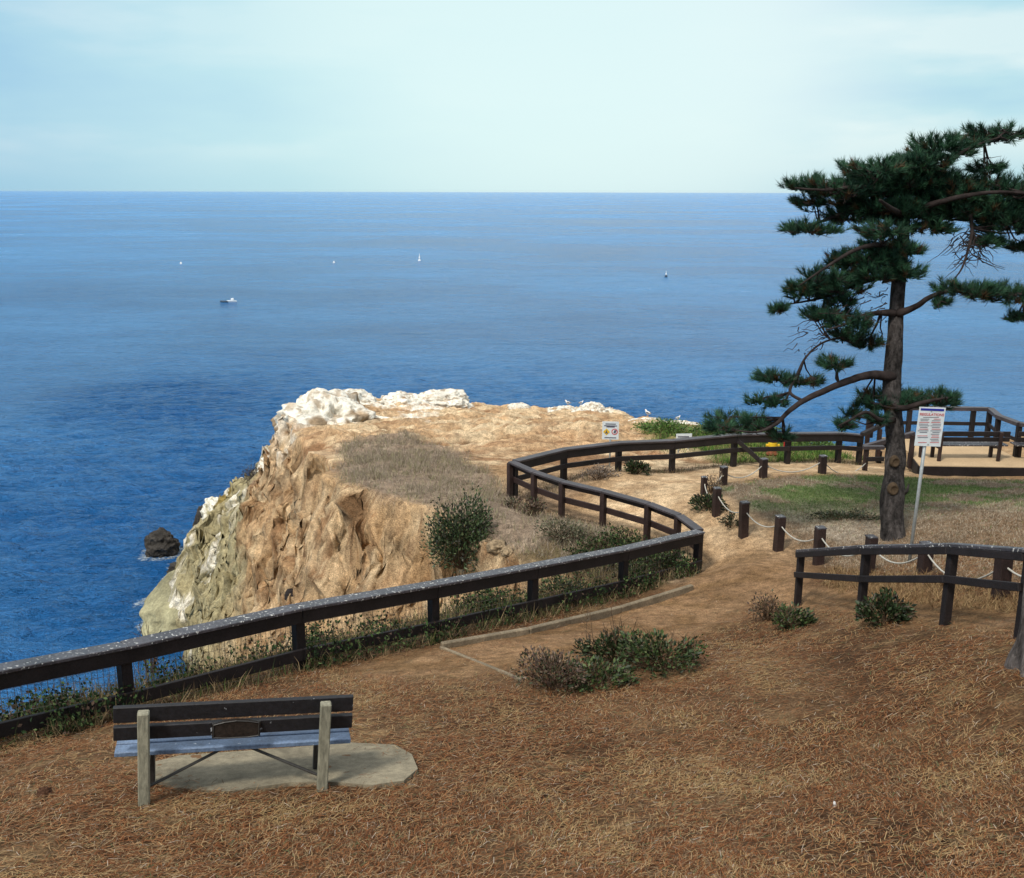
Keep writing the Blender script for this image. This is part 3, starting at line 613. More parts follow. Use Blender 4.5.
# ------------------------------------------------------------------ fences
def railing(name, tops, H, prm, label, cat='fence', woodm='wood', capm='cap', mesh=False, bury=.25):
    """tops: world points of the rail's top at each post"""
    pw, capw, capt, fh, fw, lz, lh = prm
    root = empty(name, (tops[0][0], tops[0][1], tops[0][2]-H[0]), label=label, cat=cat)
    n = len(tops); T = [Vector(t_) for t_ in tops]
    for i, t_ in enumerate(T):
        d = (T[min(i+1, n-1)]-T[max(i-1, 0)]); ang = math.atan2(d.y, d.x); mb = MB(); hh = H[i]-capt-.002+bury
        mb.box((t_.x, t_.y, t_.z-capt-.002-hh/2), (pw, pw, hh), Matrix.Rotation(ang, 3, 'Z'), bev=.008); mb.build('post', M[woodm], root)
    for i in range(n-1):
        a, b = T[i], T[i+1]; d = (b-a); d.z = 0; d.normalize(); nn = Vector((d.y, -d.x, 0)) # towards the viewer for A
        off = nn*(pw/2+fw/2+.003)*(1 if prm_side else -1)
        mb = MB(); mb.beam(a+off-Vector((0, 0, capt+fh/2+.002)), b+off-Vector((0, 0, capt+fh/2+.002)), fw, fh, ext=-.004); mb.build('top_rail', M[woodm], root)
        mb = MB(); o2 = off*.35
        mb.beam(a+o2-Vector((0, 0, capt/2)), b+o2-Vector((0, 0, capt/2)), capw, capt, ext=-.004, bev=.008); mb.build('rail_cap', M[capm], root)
        ll = Vector((0, 0, H[i]-lz)); l2 = Vector((0, 0, H[i+1]-lz))
        mb = MB(); mb.beam(a+off-ll-Vector((0, 0, lh/2)), b+off-l2-Vector((0, 0, lh/2)), fw, lh, ext=-.004); mb.build('lower_rail', M[woodm], root)
    if mesh:
        mb = MB()
        for i in range(n-1):
            a, b = T[i], T[i+1]; L = (b-a).length; k = int(L/.075); off = Vector((b.y-a.y, -(b.x-a.x), 0)).normalized()*-.085
            for j in range(k+1):
                p_ = a+(b-a)*(j/k)+off; mb.tube([p_-Vector((0, 0, H[0]*.97)), p_-Vector((0, 0, .20))], .0035, 3, cap=False)
            for j in range(8):
                z_ = .22+j*.1; mb.tube([a+off-Vector((0, 0, z_)), b+off-Vector((0, 0, z_))], .003, 3, cap=False)
        mb.build('wire_mesh', M['wire'], root)
    return root
prm_side = True
w_ = lambda lst: [P(*q) for q in lst]
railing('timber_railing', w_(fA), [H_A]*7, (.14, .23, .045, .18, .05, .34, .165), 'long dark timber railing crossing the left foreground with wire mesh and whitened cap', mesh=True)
tb = w_(fB); dd = (tb[1]-tb[0]); tb[0] = tb[0]+dd*.04
railing('timber_railing', tb, [H_A]*7, (.12, .20, .05, .13, .045, .55, .14), 'brown timber railing running back from the near corner to the far left corner', woodm='wood2', capm='capclean')
tc_ = w_(fC); tc_[0] = tc_[0]+(tc_[1]-tc_[0])*.08
rC = railing('timber_railing', tc_, [H_A]*8, (.14, .24, .05, .20, .05, .56, .13), 'dark timber railing along the far side of the sandy path', woodm='wood', capm='capclean')
a = Vector(P(738, 441, 28.2)); b = Vector(P(768, 468, 28.0)); mb = MB(); mb.beam(a, b, .05, .12); mb.build('brace', M['wood'], rC)
td = w_(fD)
railing('stair_handrail', td, HD, (.10, .14, .045, .085, .045, .62, .09), 'dark timber handrail climbing beside the right-hand path', cat='railing')

# deck with its railings
ZF, ZB, zf = 28.4, 31.6, -.30
def dk(px, Z, dz=0): q = P(px, 460, Z); q[2] = zf+dz; return q
root = empty('viewing_deck', dk(920, ZF, -.35), label='raised timber viewing deck with dark fascia and railings at the cliff edge', cat='deck')
FL, FR = dk(920, ZF), dk(1200, ZF-.4); BL, BR = dk(880, ZB+.3), dk(984, ZB); RB = dk(1200, ZB-5.5)
RBs = [dk(1190, 28.6), dk(1130, 28.7), dk(1060, 29.0), dk(1015, 29.45), dk(993.5, ZB-1.1)]
poly = [dk(908, ZF+1.6), FL, FR]+RBs+[BR, BL]
mb = MB(); n = len(poly); mb.add([(p[0], p[1], zf) for p in poly]+[(p[0], p[1], zf-.06) for p in poly], [tuple(range(n)), tuple(range(2*n-1, n-1, -1))]+[(i, n+i, n+(i+1) % n, (i+1) % n) for i in range(n)])
mb.build('floor', M['decktan'], root)
mb = MB(); up = Vector((0, 0, -.19))
mb.beam(Vector(FL)+up, Vector(FR)+up, .06, .34); mb.beam(Vector(poly[0])+up, Vector(FL)+up, .06, .34, ext=-.035); mb.beam(Vector(BL)+up, Vector(BR)+up, .06, .3); 
for a_, b_ in zip([BR]+RBs[::-1][:-1], RBs[::-1]): mb.beam(Vector(a_)+up, Vector(b_)+up, .06, .3, ext=-.035)
mb.build('fascia', M['wood'], root)
for q in (FL, (FL+FR)/2, FR, BR, BL):
    mb = MB(); q2 = q*.985; mb.box((q2[0]+.0, q2[1]+.12, (zf-.36+gz(q2[0], q2[1])-.3)/2), (.14, .14, abs(zf-.36-gz(q2[0], q2[1])+.3)), bev=.006); mb.build('pile', M['wood'], root)
def rl(pts, Hh, midz=.5, th=.11, pw=.13):
    n = len(pts)
    for i, q in enumerate(pts):
        mb = MB(); mb.box((q[0], q[1], q[2]+(Hh-th)/2), (pw, pw, Hh-th-.004), bev=.006); mb.build('post', M['wood'], root)
    for i in range(n-1):
        a, b = Vector(pts[i]), Vector(pts[i+1])
        mb = MB(); mb.beam(a+Vector((0, 0, Hh-th/2)), b+Vector((0, 0, Hh-th/2)), .2, th); mb.build('top_rail', M['capclean'], root)
        mb = MB(); d = (b-a).normalized()*pw/2; mb.beam(a+d+Vector((0, 0, midz)), b-d+Vector((0, 0, midz)), .05, .11); mb.build('mid_rail', M['wood'], root)
rl([dk(868, ZB+.25), dk(905, ZB+.15), dk(936, ZB+.1), dk(968, ZB+.05), dk(984, ZB)], 1.03)
rl([dk(984.2, ZB-.02)]+RBs[::-1][:-1], 1.03)
# ramp rails left of the deck
rr0 = empty('ramp_handrail', P(866, 470, 28.2), label='low timber ramp railing with sloping rails behind the pine trunk', cat='railing')
def bm_(a, b, w, h, nm='rail', m='wood'): mb = MB(); mb.beam(Vector(a), Vector(b), w, h); mb.build(nm, M[m], rr0)
bm_(P(862, 434.5, 30.1), P(884, 424, 31.3), .12, .12); bm_(P(864, 447, 29), P(914, 433.5, 29.3), .14, .13, m='capclean')
bm_(P(863, 447.5, 28.3), P(884, 447.5, 28.3), .14, .10, m='capclean'); bm_(P(866, 459, 28.3), P(884, 459, 28.3), .06, .12)
for (px, py, Z, h) in ((866.5, 449, 28.35, .75), (913, 435, 29.2, 1.0), (923, 437, 29.2, .95), (869, 419, 31, .95), (880, 429, 31, .9)):
    q = P(px, py, Z); mb = MB(); mb.box((q[0], q[1], q[2]-h/2), (.12, .12, h), bev=.006); mb.build('post', M['wood2'], rr0)

# ------------------------------------------------------------------ benches
def slat_bench(loc, rz, L, label, seat_m='seat', detail=True, name='park_bench', H=.88, postm='greypost', group=None):
    """local x along the bench, +y the way the sitter looks (away from the viewer)"""
    root = empty(name, loc, rz, label=label, cat='bench', group=group)
    def bd(nm, mb, m): 
        o = mesh_np(nm, np.array(mb.v), mb.f, M[m]); o.parent = root; return o
    px_ = L/2-.235 if detail else L/2-.3
    for s_ in (-1, 1):
        mb = MB(); mb.box((s_*px_, -.02, H/2-.12), (.088, .08, H+.24), Matrix.Rotation(R_(3), 3, 'X'), bev=.008); bd('post', mb, postm)
        mb = MB(); mb.box((s_*px_, .47, .18), (.09, .09, .46), bev=.006); bd('leg', mb, 'iron' if detail else postm)
        mb = MB(); mb.box((s_*px_, .25, .385), (.07, .46, .07), bev=.005); bd('seat_bearer', mb, 'iron' if detail else postm)
        if detail:
            mb = MB(); mb.tube([(s_*(px_-.03), .05, .16), (s_*(px_-.62), .22, .375)], .012, 6); bd('brace', mb, 'iron')
    for z, h in ((H-.07, .14), (H-.235, .125)):
        mb = MB(); mb.box((0, .062+(H-z)*.03, z), (L, .045, h), Matrix.Rotation(R_(4), 3, 'X'), bev=.006); bd('back_slat', mb, 'slat' if detail else 'wood')
    for y in (.155, .30, .445):
        mb = MB(); mb.box((0, y, .445-.01), (L, .128, .042), bev=.006); bd('seat_slat', mb, seat_m)
    if detail:
        mb = MB(); pr = [(-.19, -.075), (-.10, -.085), (.10, -.085), (.19, -.075), (.19, .050), (.10, .072), (0, .082), (-.10, .072), (-.19, .050)]
        n = len(pr); yb, yf = .012, .036; zc_ = H-.225
        mb.add([(x, yb, zc_+z) for x, z in pr]+[(x, yf, zc_+z) for x, z in pr], [tuple(range(n)), tuple(range(2*n-1, n-1, -1))]+[(i, (i+1) % n, n+(i+1) % n, n+i) for i in range(n)])
        pl = bd('plaque', mb, 'plaque')
        mb = MB()
        for i in range(n):
            a = pr[i]; b = pr[(i+1) % n]; mb.tube([(a[0]*.94, .008, zc_+a[1]*.9), (b[0]*.94, .008, zc_+b[1]*.9)], .005, 4)
        o = mesh_np('rim', np.array(mb.v), mb.f, M['iron']); o.parent = pl
    return root
b0, b1 = P(144, 808, 8.15), P(322, 795, 8.52)
mid = (b0+b1)/2; dv = b1-b0; rz = math.atan2(dv[1], dv[0]); LB = math.hypot(dv[0], dv[1])+.47
bench = slat_bench((mid[0], mid[1], mid[2]), rz, LB, 'memorial bench seen from behind, dark slats, grey posts and small plaque', H=.88)
bench.rotation_euler = (0, -math.atan2(dv[2], math.hypot(dv[0], dv[1])), rz)
for i, (px, lab) in enumerate(((965, 'dark timber bench facing the sea on the deck, right behind the regulations sign'), (1048, 'second dark timber bench on the deck, cut by the right edge'))):
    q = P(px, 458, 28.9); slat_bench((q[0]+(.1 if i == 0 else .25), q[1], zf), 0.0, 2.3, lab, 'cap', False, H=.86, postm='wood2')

# concrete pad under the bench, kerbs
def slab(name, pix, th, label, cat, m, zoff=.05):
    pts = [hit(px, py) for px, py in pix]; c_ = np.mean(pts, 0); A = np.array([[p[0], p[1], 1] for p in pts]); co = np.linalg.lstsq(A, np.array([p[2] for p in pts]), rcond=None)[0]
    n = len(pts); v = [(p[0], p[1], co[0]*p[0]+co[1]*p[1]+co[2]+zoff) for p in pts]+[(p[0], p[1], co[0]*p[0]+co[1]*p[1]+co[2]+zoff-th) for p in pts]
    mb = MB(); mb.add(v, [tuple(range(n))[::-1], tuple(range(n, 2*n))]+[(i, (i+1) % n, n+(i+1) % n, n+i) for i in range(n)])
    r = mb.build(name, M[m]); r.data.transform(Matrix.Translation(-Vector(c_))); r.location = c_; tag(r, label, cat); return co
pix = [(148, 786), (175, 793), (230, 795), (290, 789), (330, 787), (372, 793), (404, 789), (418, 776), (412, 757), (395, 746), (350, 746), (300, 752), (240, 757), (180, 762), (150, 770)]
slab('concrete_pad', pix, .15, 'worn grey concrete pad under and beside the bench', 'concrete pad', 'concrete', .035)
kr = None
for i, (a, b, lab) in enumerate((((441, 649), (528, 634), 'concrete kerb piece under the railing nearest the leafy foreground plants, left part'), ((528, 634), (620, 612), 'middle concrete kerb piece along the foot of the long railing'), ((620, 612), (692, 590), 'right concrete kerb piece at the foot of the railing corner'))):
    A, B = Vector(hit(*a)), Vector(hit(*b)); mb = MB(); mb.beam(A+Vector((0, 0, .0)), B+Vector((0, 0, .0)), .09, .20, bev=.012, ext=-.006)
    o = mb.build('kerb', M['kerb']); o.data.transform(Matrix.Translation(-A)); o.location = A; tag(o, lab, 'kerb', 'kerb pieces along the railing')
A, B = Vector(hit(441, 649)), Vector(hit(522, 682)); mb = MB(); mb.beam(A, B, .05, .09, bev=.01)
o = mb.build('edging_board', M['kerb']); o.data.transform(Matrix.Translation(-A)); o.location = A; tag(o, 'thin pale edging strip set in the ground left of the leafy plants', 'edging')

# ------------------------------------------------------------------ rope posts and rope
rp = [(822, 456, 473, 9, 26.5), (763, 459, 477, 9, 26), (723, 467, 485, 9, 25), (703.5, 477, 495, 7.5, 24), (716, 488, 515, 9.5, 22.5), (743, 502, 536.5, 11, 21.3), (778, 516, 551, 11.5, 20.3), (818, 527, 565, 12.5, 19), (868, 536, 574, 13, 17.0), (924, 543, 572, 15.5, 15.3), (1000, 554, 597, 18, 13.0)]
labs = ['short rope post alone against the sand on the far side of the grass circle', 'dark rope post beside the leaning brace of the far railing', 'rope post between the far path and the small thorny plant', 'narrowest rope post, leftmost at the bend of the grass circle', 'rope post rising from the dark green plant at the circle bend', 'tall rope post right of the near railing corner', 'rope post with worn top between the tall corner post and the bank', 'rope post directly left of the stair handrail end', 'rope post seen behind the first bay of the stair handrail', 'rope post at the foot of the regulations sign pole', 'thick rope post nearest the right edge behind the handrail']
tops_ = []
for (px, t0, t1, wpx, Z), lab in zip(rp, labs):
    q = P(px, t1, Z); w = wpx/F*Z*.92; h = (t1-t0)/F*Z/math.cos(PITCH); g_ = gz(q[0], q[1]); ztop = q[2]+h
    a = math.atan2(q[1]-0, q[0])-1.57+random.uniform(-.1, .1)+.55
    root = empty('rope_post', (q[0], q[1], q[2]), 0, label=lab, cat='post', group='dark rope posts round the grass circle')
    mb = MB(); Mr = Matrix.Rotation(a, 3, 'Z') @ Matrix.Rotation(random.uniform(-.03, .03), 3, 'Y')
    w *= .78
    mb.box((q[0], q[1], (ztop+q[2]-.4)/2), (w, w, ztop-q[2]+.4), Mr, bev=.012); mb.build('timber', M['wood2'], root)
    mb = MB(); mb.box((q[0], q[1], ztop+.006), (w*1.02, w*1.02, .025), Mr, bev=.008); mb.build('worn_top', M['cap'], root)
    tops_.append(np.array([q[0], q[1], ztop-.13*max(1, h/.6)]))
mb = MB(); pts = []
tops_ = [np.array(P(866, 463, 28.4))]+tops_+[np.array(P(1075, 560, 11.6))]
for i in range(len(tops_)-1):
    a, b = tops_[i], tops_[i+1]; L = np.linalg.norm(b-a); sag = min(.34, .12*L+.05)
    for k in range(12):
        s_ = k/12; q = a*(1-s_)+b*s_; q = q.copy(); q[2] -= sag*4*s_*(1-s_); pts.append(q)
pts.append(tops_[-1]); mb.tube(pts, .0135, 6)
o = mb.build('rope', M['rope'], smooth=True); A = Vector(pts[0]); o.data.transform(Matrix.Translation(-A)); o.location = A; tag(o, 'white rope sagging from post to post round the grass circle', 'rope')

# ------------------------------------------------------------------ signs
def text_mesh(txt, size, m, parent, loc, rot, name):
    cu = bpy.data.curves.new('txt', 'FONT'); cu.body = txt; cu.size = size; cu.align_x = 'CENTER'; cu.extrude = .001; cu.offset = size*.015
    ob = bpy.data.objects.new('txt', cu); COL.objects.link(ob); bpy.context.view_layer.update()
    me = bpy.data.meshes.new_from_object(ob.evaluated_get(bpy.context.evaluated_depsgraph_get())); bpy.data.objects.remove(ob); me.name = name
    me.materials.clear(); me.materials.append(M[m]); o = bpy.data.objects.new(name, me); COL.objects.link(o); o.parent = parent; o.location = loc; o.rotation_euler = rot; return o
def lb(nm, mb, m, root, smooth=False): o = mesh_np(nm, np.array(mb.v), mb.f, M[m], smooth=smooth); o.parent = root; return o
# regulations sign: local x across, -y to the viewer
Zs = 16.3; top = P(931.5, 407, Zs); base = P(925, 548, Zs); w_s = 26.5/F*Zs; h_s = 39/F*Zs/math.cos(PITCH)
root = empty('regulations_sign', (P(925, 470, Zs)[0], top[1], gz(base[0], top[1])), 0, label='tall white regulations sign with red heading on a grey steel pole', cat='sign')
hz = top[2]-gz(base[0], base[1]); lean = (top[0]-base[0])
hz = top[2]-root.location[2]; lean = top[0]-root.location[0]
mb = MB(); mb.tube([(0, .02, -.4), (lean*.8, .02, hz-.02)], .028, 10); lb('pole', mb, 'galv', root, True)
cx_ = lean; cz = hz-h_s/2
mb = MB(); mb.box((cx_, -.02, cz), (w_s, .006, h_s), Matrix.Rotation(R_(2), 3, 'Y'), bev=.002); panel = lb('panel', mb, 'signwhite', root)
mb = MB(); mb.box((cx_+.01, -.026, cz+h_s*.44), (w_s*.88, .004, h_s*.055), Matrix.Rotation(R_(2), 3, 'Y')); lb('blue_band', mb, 'signblue', panel)
text_mesh('REGULATIONS', .060, 'signred', panel, (cx_+.01, -.026, cz+h_s*.285), (math.pi/2, R_(2), 0), 'heading')
mb = MB(); mr_ = MB(); rr = random.Random(3)
for r in range(15):
    z = cz+h_s*(.20-.043*r)
    for cxx in (-.235, .225):
        if rr.random() < .12: continue
        ww = w_s*(.26+.14*rr.random()); q = mr_ if (r % 4 == 2 or rr.random() < .15) else mb
        q.box((cx_+w_s*cxx+rr.uniform(-.01, .01), -.0255, z), (ww, .002, h_s*.014))
mb.box((cx_+.0, -.0255, cz+h_s*.245), (w_s*.6, .002, h_s*.012))
lb('rule_text', mb, 'signink', panel); lb('red_rule_text', mr_, 'signred', panel)
mb = MB()
for z in (cz+h_s*.40, cz-h_s*.45): mb.box((cx_*.97, -.028, z), (.02, .006, .02), bev=.003)
lb('bolt', mb, 'galv', panel)
# warning sign behind the far railing
Zw = 28.2; c0 = P(610.5, 430.5, Zw); w_s = 16.5/F*Zw; h_s = 18.5/F*Zw; g_ = gz(c0[0], c0[1])
root = empty('warning_sign', (c0[0], c0[1], g_), R_(-6), label='small white warning sign with a yellow diamond beyond the far railing', cat='sign'); hz = c0[2]-g_
mb = MB(); mb.tube([(0, .03, -.3), (0, .03, hz+h_s*.4)], .025, 8); lb('pole', mb, 'galv', root, True)
mb = MB(); mb.box((0, 0, hz), (w_s, .008, h_s), bev=.002); panel = lb('panel', mb, 'signwhite', root)
mb = MB()
for z, ww in ((.36, .62), (.26, .78), (.20, .5), (-.40, .7)): mb.box((0, -.006, hz+h_s*z), (w_s*ww, .003, h_s*.055))
lb('warning_text', mb, 'signink', panel)
mb = MB(); mb.box((-w_s*.24, -.007, hz-h_s*.08), (w_s*.30, .004, w_s*.30), Matrix.Rotation(R_(45), 3, 'Y')); lb('yellow_diamond', mb, 'yellow', panel)
mb = MB(); mb.box((-w_s*.24, -.010, hz-h_s*.08), (w_s*.07, .003, w_s*.2)); mb.box((-w_s*.24, -.010, hz-h_s*.14), (w_s*.2, .003, w_s*.06)); lb('symbol', mb, 'signink', panel)
mb = MB(); mb.tube([(w_s*.25, -.005, hz-h_s*.06), (w_s*.25, -.010, hz-h_s*.06)], w_s*.19, 20); lb('round_symbol', mb, 'signred', panel)
mb = MB(); mb.tube([(w_s*.25, -.010, hz-h_s*.06), (w_s*.25, -.013, hz-h_s*.06)], w_s*.135, 20); lb('symbol_disc', mb, 'signwhite', panel)
mb = MB(); mb.box((w_s*.27, -.016, hz-h_s*.05), (w_s*.13, .003, w_s*.2), Matrix.Rotation(R_(20), 3, 'Y')); lb('symbol_figure', mb, 'signink', panel)
# low notice
Zn = 30.0; c0 = P(684, 437, Zn); g_ = gz(c0[0], c0[1])
root = empty('notice', (c0[0], c0[1], g_), R_(5), label='low wide white notice with one dark line beside green scrub', cat='sign'); hz = c0[2]-g_
mb = MB(); mb.box((0, 0, hz), (.48, .02, .20), bev=.003); panel = lb('panel', mb, 'signwhite', root)
mb = MB(); mb.box((-.02, -.0125, hz+.01), (.34, .004, .035)); lb('text_line', mb, 'signink', panel)
mb = MB(); mb.tube([(-.15, .03, -.3), (-.15, .03, hz)], .02, 6); lb('leg', mb, 'galv', root); mb = MB(); mb.tube([(.15, .03, -.3), (.15, .03, hz)], .02, 6); lb('leg', mb, 'galv', root)
# yellow hydrant behind the far railing
q = P(772, 455, 30.2); root = empty('hydrant', (q[0], q[1], gz(q[0], q[1])), label='yellow and rust brown hydrant-like stand behind the far railing', cat='hydrant'); z0 = q[2]-gz(q[0], q[1])
mb = MB(); mb.lathe((0, 0, 0), [(.16, -.2), (.16, z0+.0), (.19, z0+.02), (.19, z0+.06), (.13, z0+.08), (.13, z0+.14)], 16); lb('base', mb, 'rust', root, True)
mb = MB(); mb.lathe((0, 0, 0), [(.12, z0+.14), (.135, z0+.18), (.135, z0+.38), (.12, z0+.42)], 16); bd_ = lb('body', mb, 'yellow', root, True)
mb = MB(); mb.tube([(.12, 0, z0+.3), (.2, 0, z0+.3)], .045, 10); mb.tube([(-.12, 0, z0+.3), (-.2, 0, z0+.3)], .045, 10); lb('outlet', mb, 'yellow', bd_)
mb = MB(); mb.lathe((0, 0, 0), [(.14, z0+.42), (.14, z0+.44), (.11, z0+.50), (.04, z0+.54)], 16); lb('cap', mb, 'rust', root, True)
q = P(785.5, 444, 30.6); root = empty('marker_post', (q[0], q[1], gz(q[0], q[1])), label='small red topped marker next to the yellow stand', cat='marker'); z0 = q[2]-gz(q[0], q[1])
mb = MB(); mb.box((0, 0, z0/2-.1), (.07, .05, z0+.2), bev=.004); lb('stake', mb, 'greypost', root); mb = MB(); mb.box((0, -.035, z0+.02), (.14, .02, .18), bev=.004); lb('plate', mb, 'red', root)

# ------------------------------------------------------------------ gulls, boat, buoys
def gull(loc, rz, label, s=1.0):
    root = empty('gull', loc, rz, label=label, cat='gull', group='gulls on the headland rocks'); root.scale = (s, s, s)
    prof = [(-.20, .0, .155, .012), (-.13, 0, .17, .045), (-.03, 0, .185, .075), (.06, 0, .20, .078), (.11, 0, .235, .055), (.135, 0, .275, .036), (.15, 0, .305, .034), (.175, 0, .315, .036), (.20, 0, .308, .022)]
    mb = MB(); mb.tube([(a, b, c2) for a, b, c2, r in prof], [r for *_, r in prof], 12); lb('body', mb, 'gullwhite', root, True)
    for s_ in (-1, 1):
        mb = MB(); mb.tube([(.06, s_*.06, .225), (-.04, s_*.075, .215), (-.16, s_*.05, .18), (-.25, s_*.02, .165)], [.028, .045, .026, .006], 8); lb('wing', mb, 'gullgrey', root, True)
        mb = MB(); mb.tube([(.01, s_*.03, .13), (.0, s_*.03, 0)], .007, 5); mb.box((.02, s_*.03, .004), (.05, .03, .008)); lb('leg', mb, 'beak', root)
    mb = MB(); mb.tube([(.20, 0, .308), (.235, 0, .303), (.25, 0, .295)], [.012, .009, .003], 6); lb('beak', mb, 'beak', root)
bpy.context.view_layer.update()
dg = bpy.context.evaluated_depsgraph_get()
def cast(px, py):
    d = Vector(CM @ np.array([(px-512)/F, (439-py)/F, -1.0])); r = scene.ray_cast(dg, Vector((0, 0, EYE)), d.normalized()); return r[1] if r[0] else None
for px, py, rz, lab, s in ((568, 408, 2.6, 'white gull with dark wings, leftmost on the headland rim', 1.0), (581, 409, .3, 'white gull resting on top of the white rim rock', .8), (648, 420, 2.2, 'upright gull on the crest of the streaked tan rock', 1.15), (678, 426, .4, 'small gull on the low white rock above the notice', .8)):
    hitp = None; y = py-8
    while y < py+14:
        h_ = cast(px, y)
        if h_ and h_.z > -6: hitp = h_; break
        y += .5
    if hitp is None: hitp = Vector(P(px, py+3, 44))
    gull(hitp+Vector((0, .08, -.01)), rz, lab, s*.72)
def boat():
    q = Pz(232, 302, SEA); root = empty('motor_boat', q, R_(8), label='small white motor boat with a dark inflatable bow, left on the sea', cat='boat')
    n = 12; vs = []; L = 1.9
    for z, wf in ((-.15, .6), (.30, 1.0)):
        for k in range(n+1):
            s_ = k/n; x = -L/2*0+(s_-.5)*L; vs.append((x, .42*wf*math.sin(math.pi*min(1, .25+s_*.75))**.5 if s_ < 1 else 0.0, z))
        for k in range(n+1):
            s_ = 1-k/n; x = (s_-.5)*L; vs.append((x, -.42*wf*math.sin(math.pi*min(1, .25+s_*.75))**.5 if s_ < 1 else 0.0, z))
    m_ = 2*(n+1); fs = [(k, (k+1) % m_, m_+(k+1) % m_, m_+k) for k in range(m_)]+[tuple(range(m_))[::-1], tuple(range(m_, 2*m_))]
    mb = MB(); mb.add(vs, fs); lb('hull', mb, 'boatwhite', root)
    mb = MB(); mb.box((.1, 0, .52), (.55, .5, .42), Matrix.Rotation(R_(-6), 3, 'Y'), bev=.05); lb('cabin', mb, 'boatwhite', root)
    mb = MB(); mb.box((.1, 0, .58), (.57, .4, .12)); lb('window', mb, 'boatdark', root)
    mb = MB(); mb.tube([(-.7, .3, .08), (-1.5, .32, .10), (-2.0, .2, .14), (-2.2, 0, .18), (-2.0, -.2, .14), (-1.5, -.32, .1), (-.7, -.3, .08)], [.16, .17, .17, .15, .17, .17, .16], 8); lb('inflatable_tube', mb, 'boatdark', root, True)
boat()
def buoy(px, py, h, r, lab, dark=True):
    q = Pz(px, py, SEA); root = empty('buoy', q, label=lab, cat='buoy', group='white marker buoys on the sea')
    mb = MB(); mb.lathe((0, 0, 0), [(r*.7, -.3), (r, 0), (r, .35), (r*.6, .5)], 12); lb('float', mb, 'boatdark' if dark else 'boatwhite', root, True)
    mb = MB(); mb.lathe((0, 0, 0), [(r*.55, .5), (r*.5, h*.55), (r*.12, h*.62), (r*.10, h)], 10); lb('mast', mb, 'boatwhite', root, True)
buoy(419.5, 261, 2.3, .42, 'white buoy with a thin mast near the middle of the sea', False)
buoy(666, 277, 1.5, .38, 'white buoy with dark float on the right part of the sea')
buoy(181, 264, .8, .3, 'tiny white buoy, leftmost on the sea above the motor boat', False)
buoy(334, 263, .8, .3, 'tiny white buoy between the motor boat and the masted buoy', False)

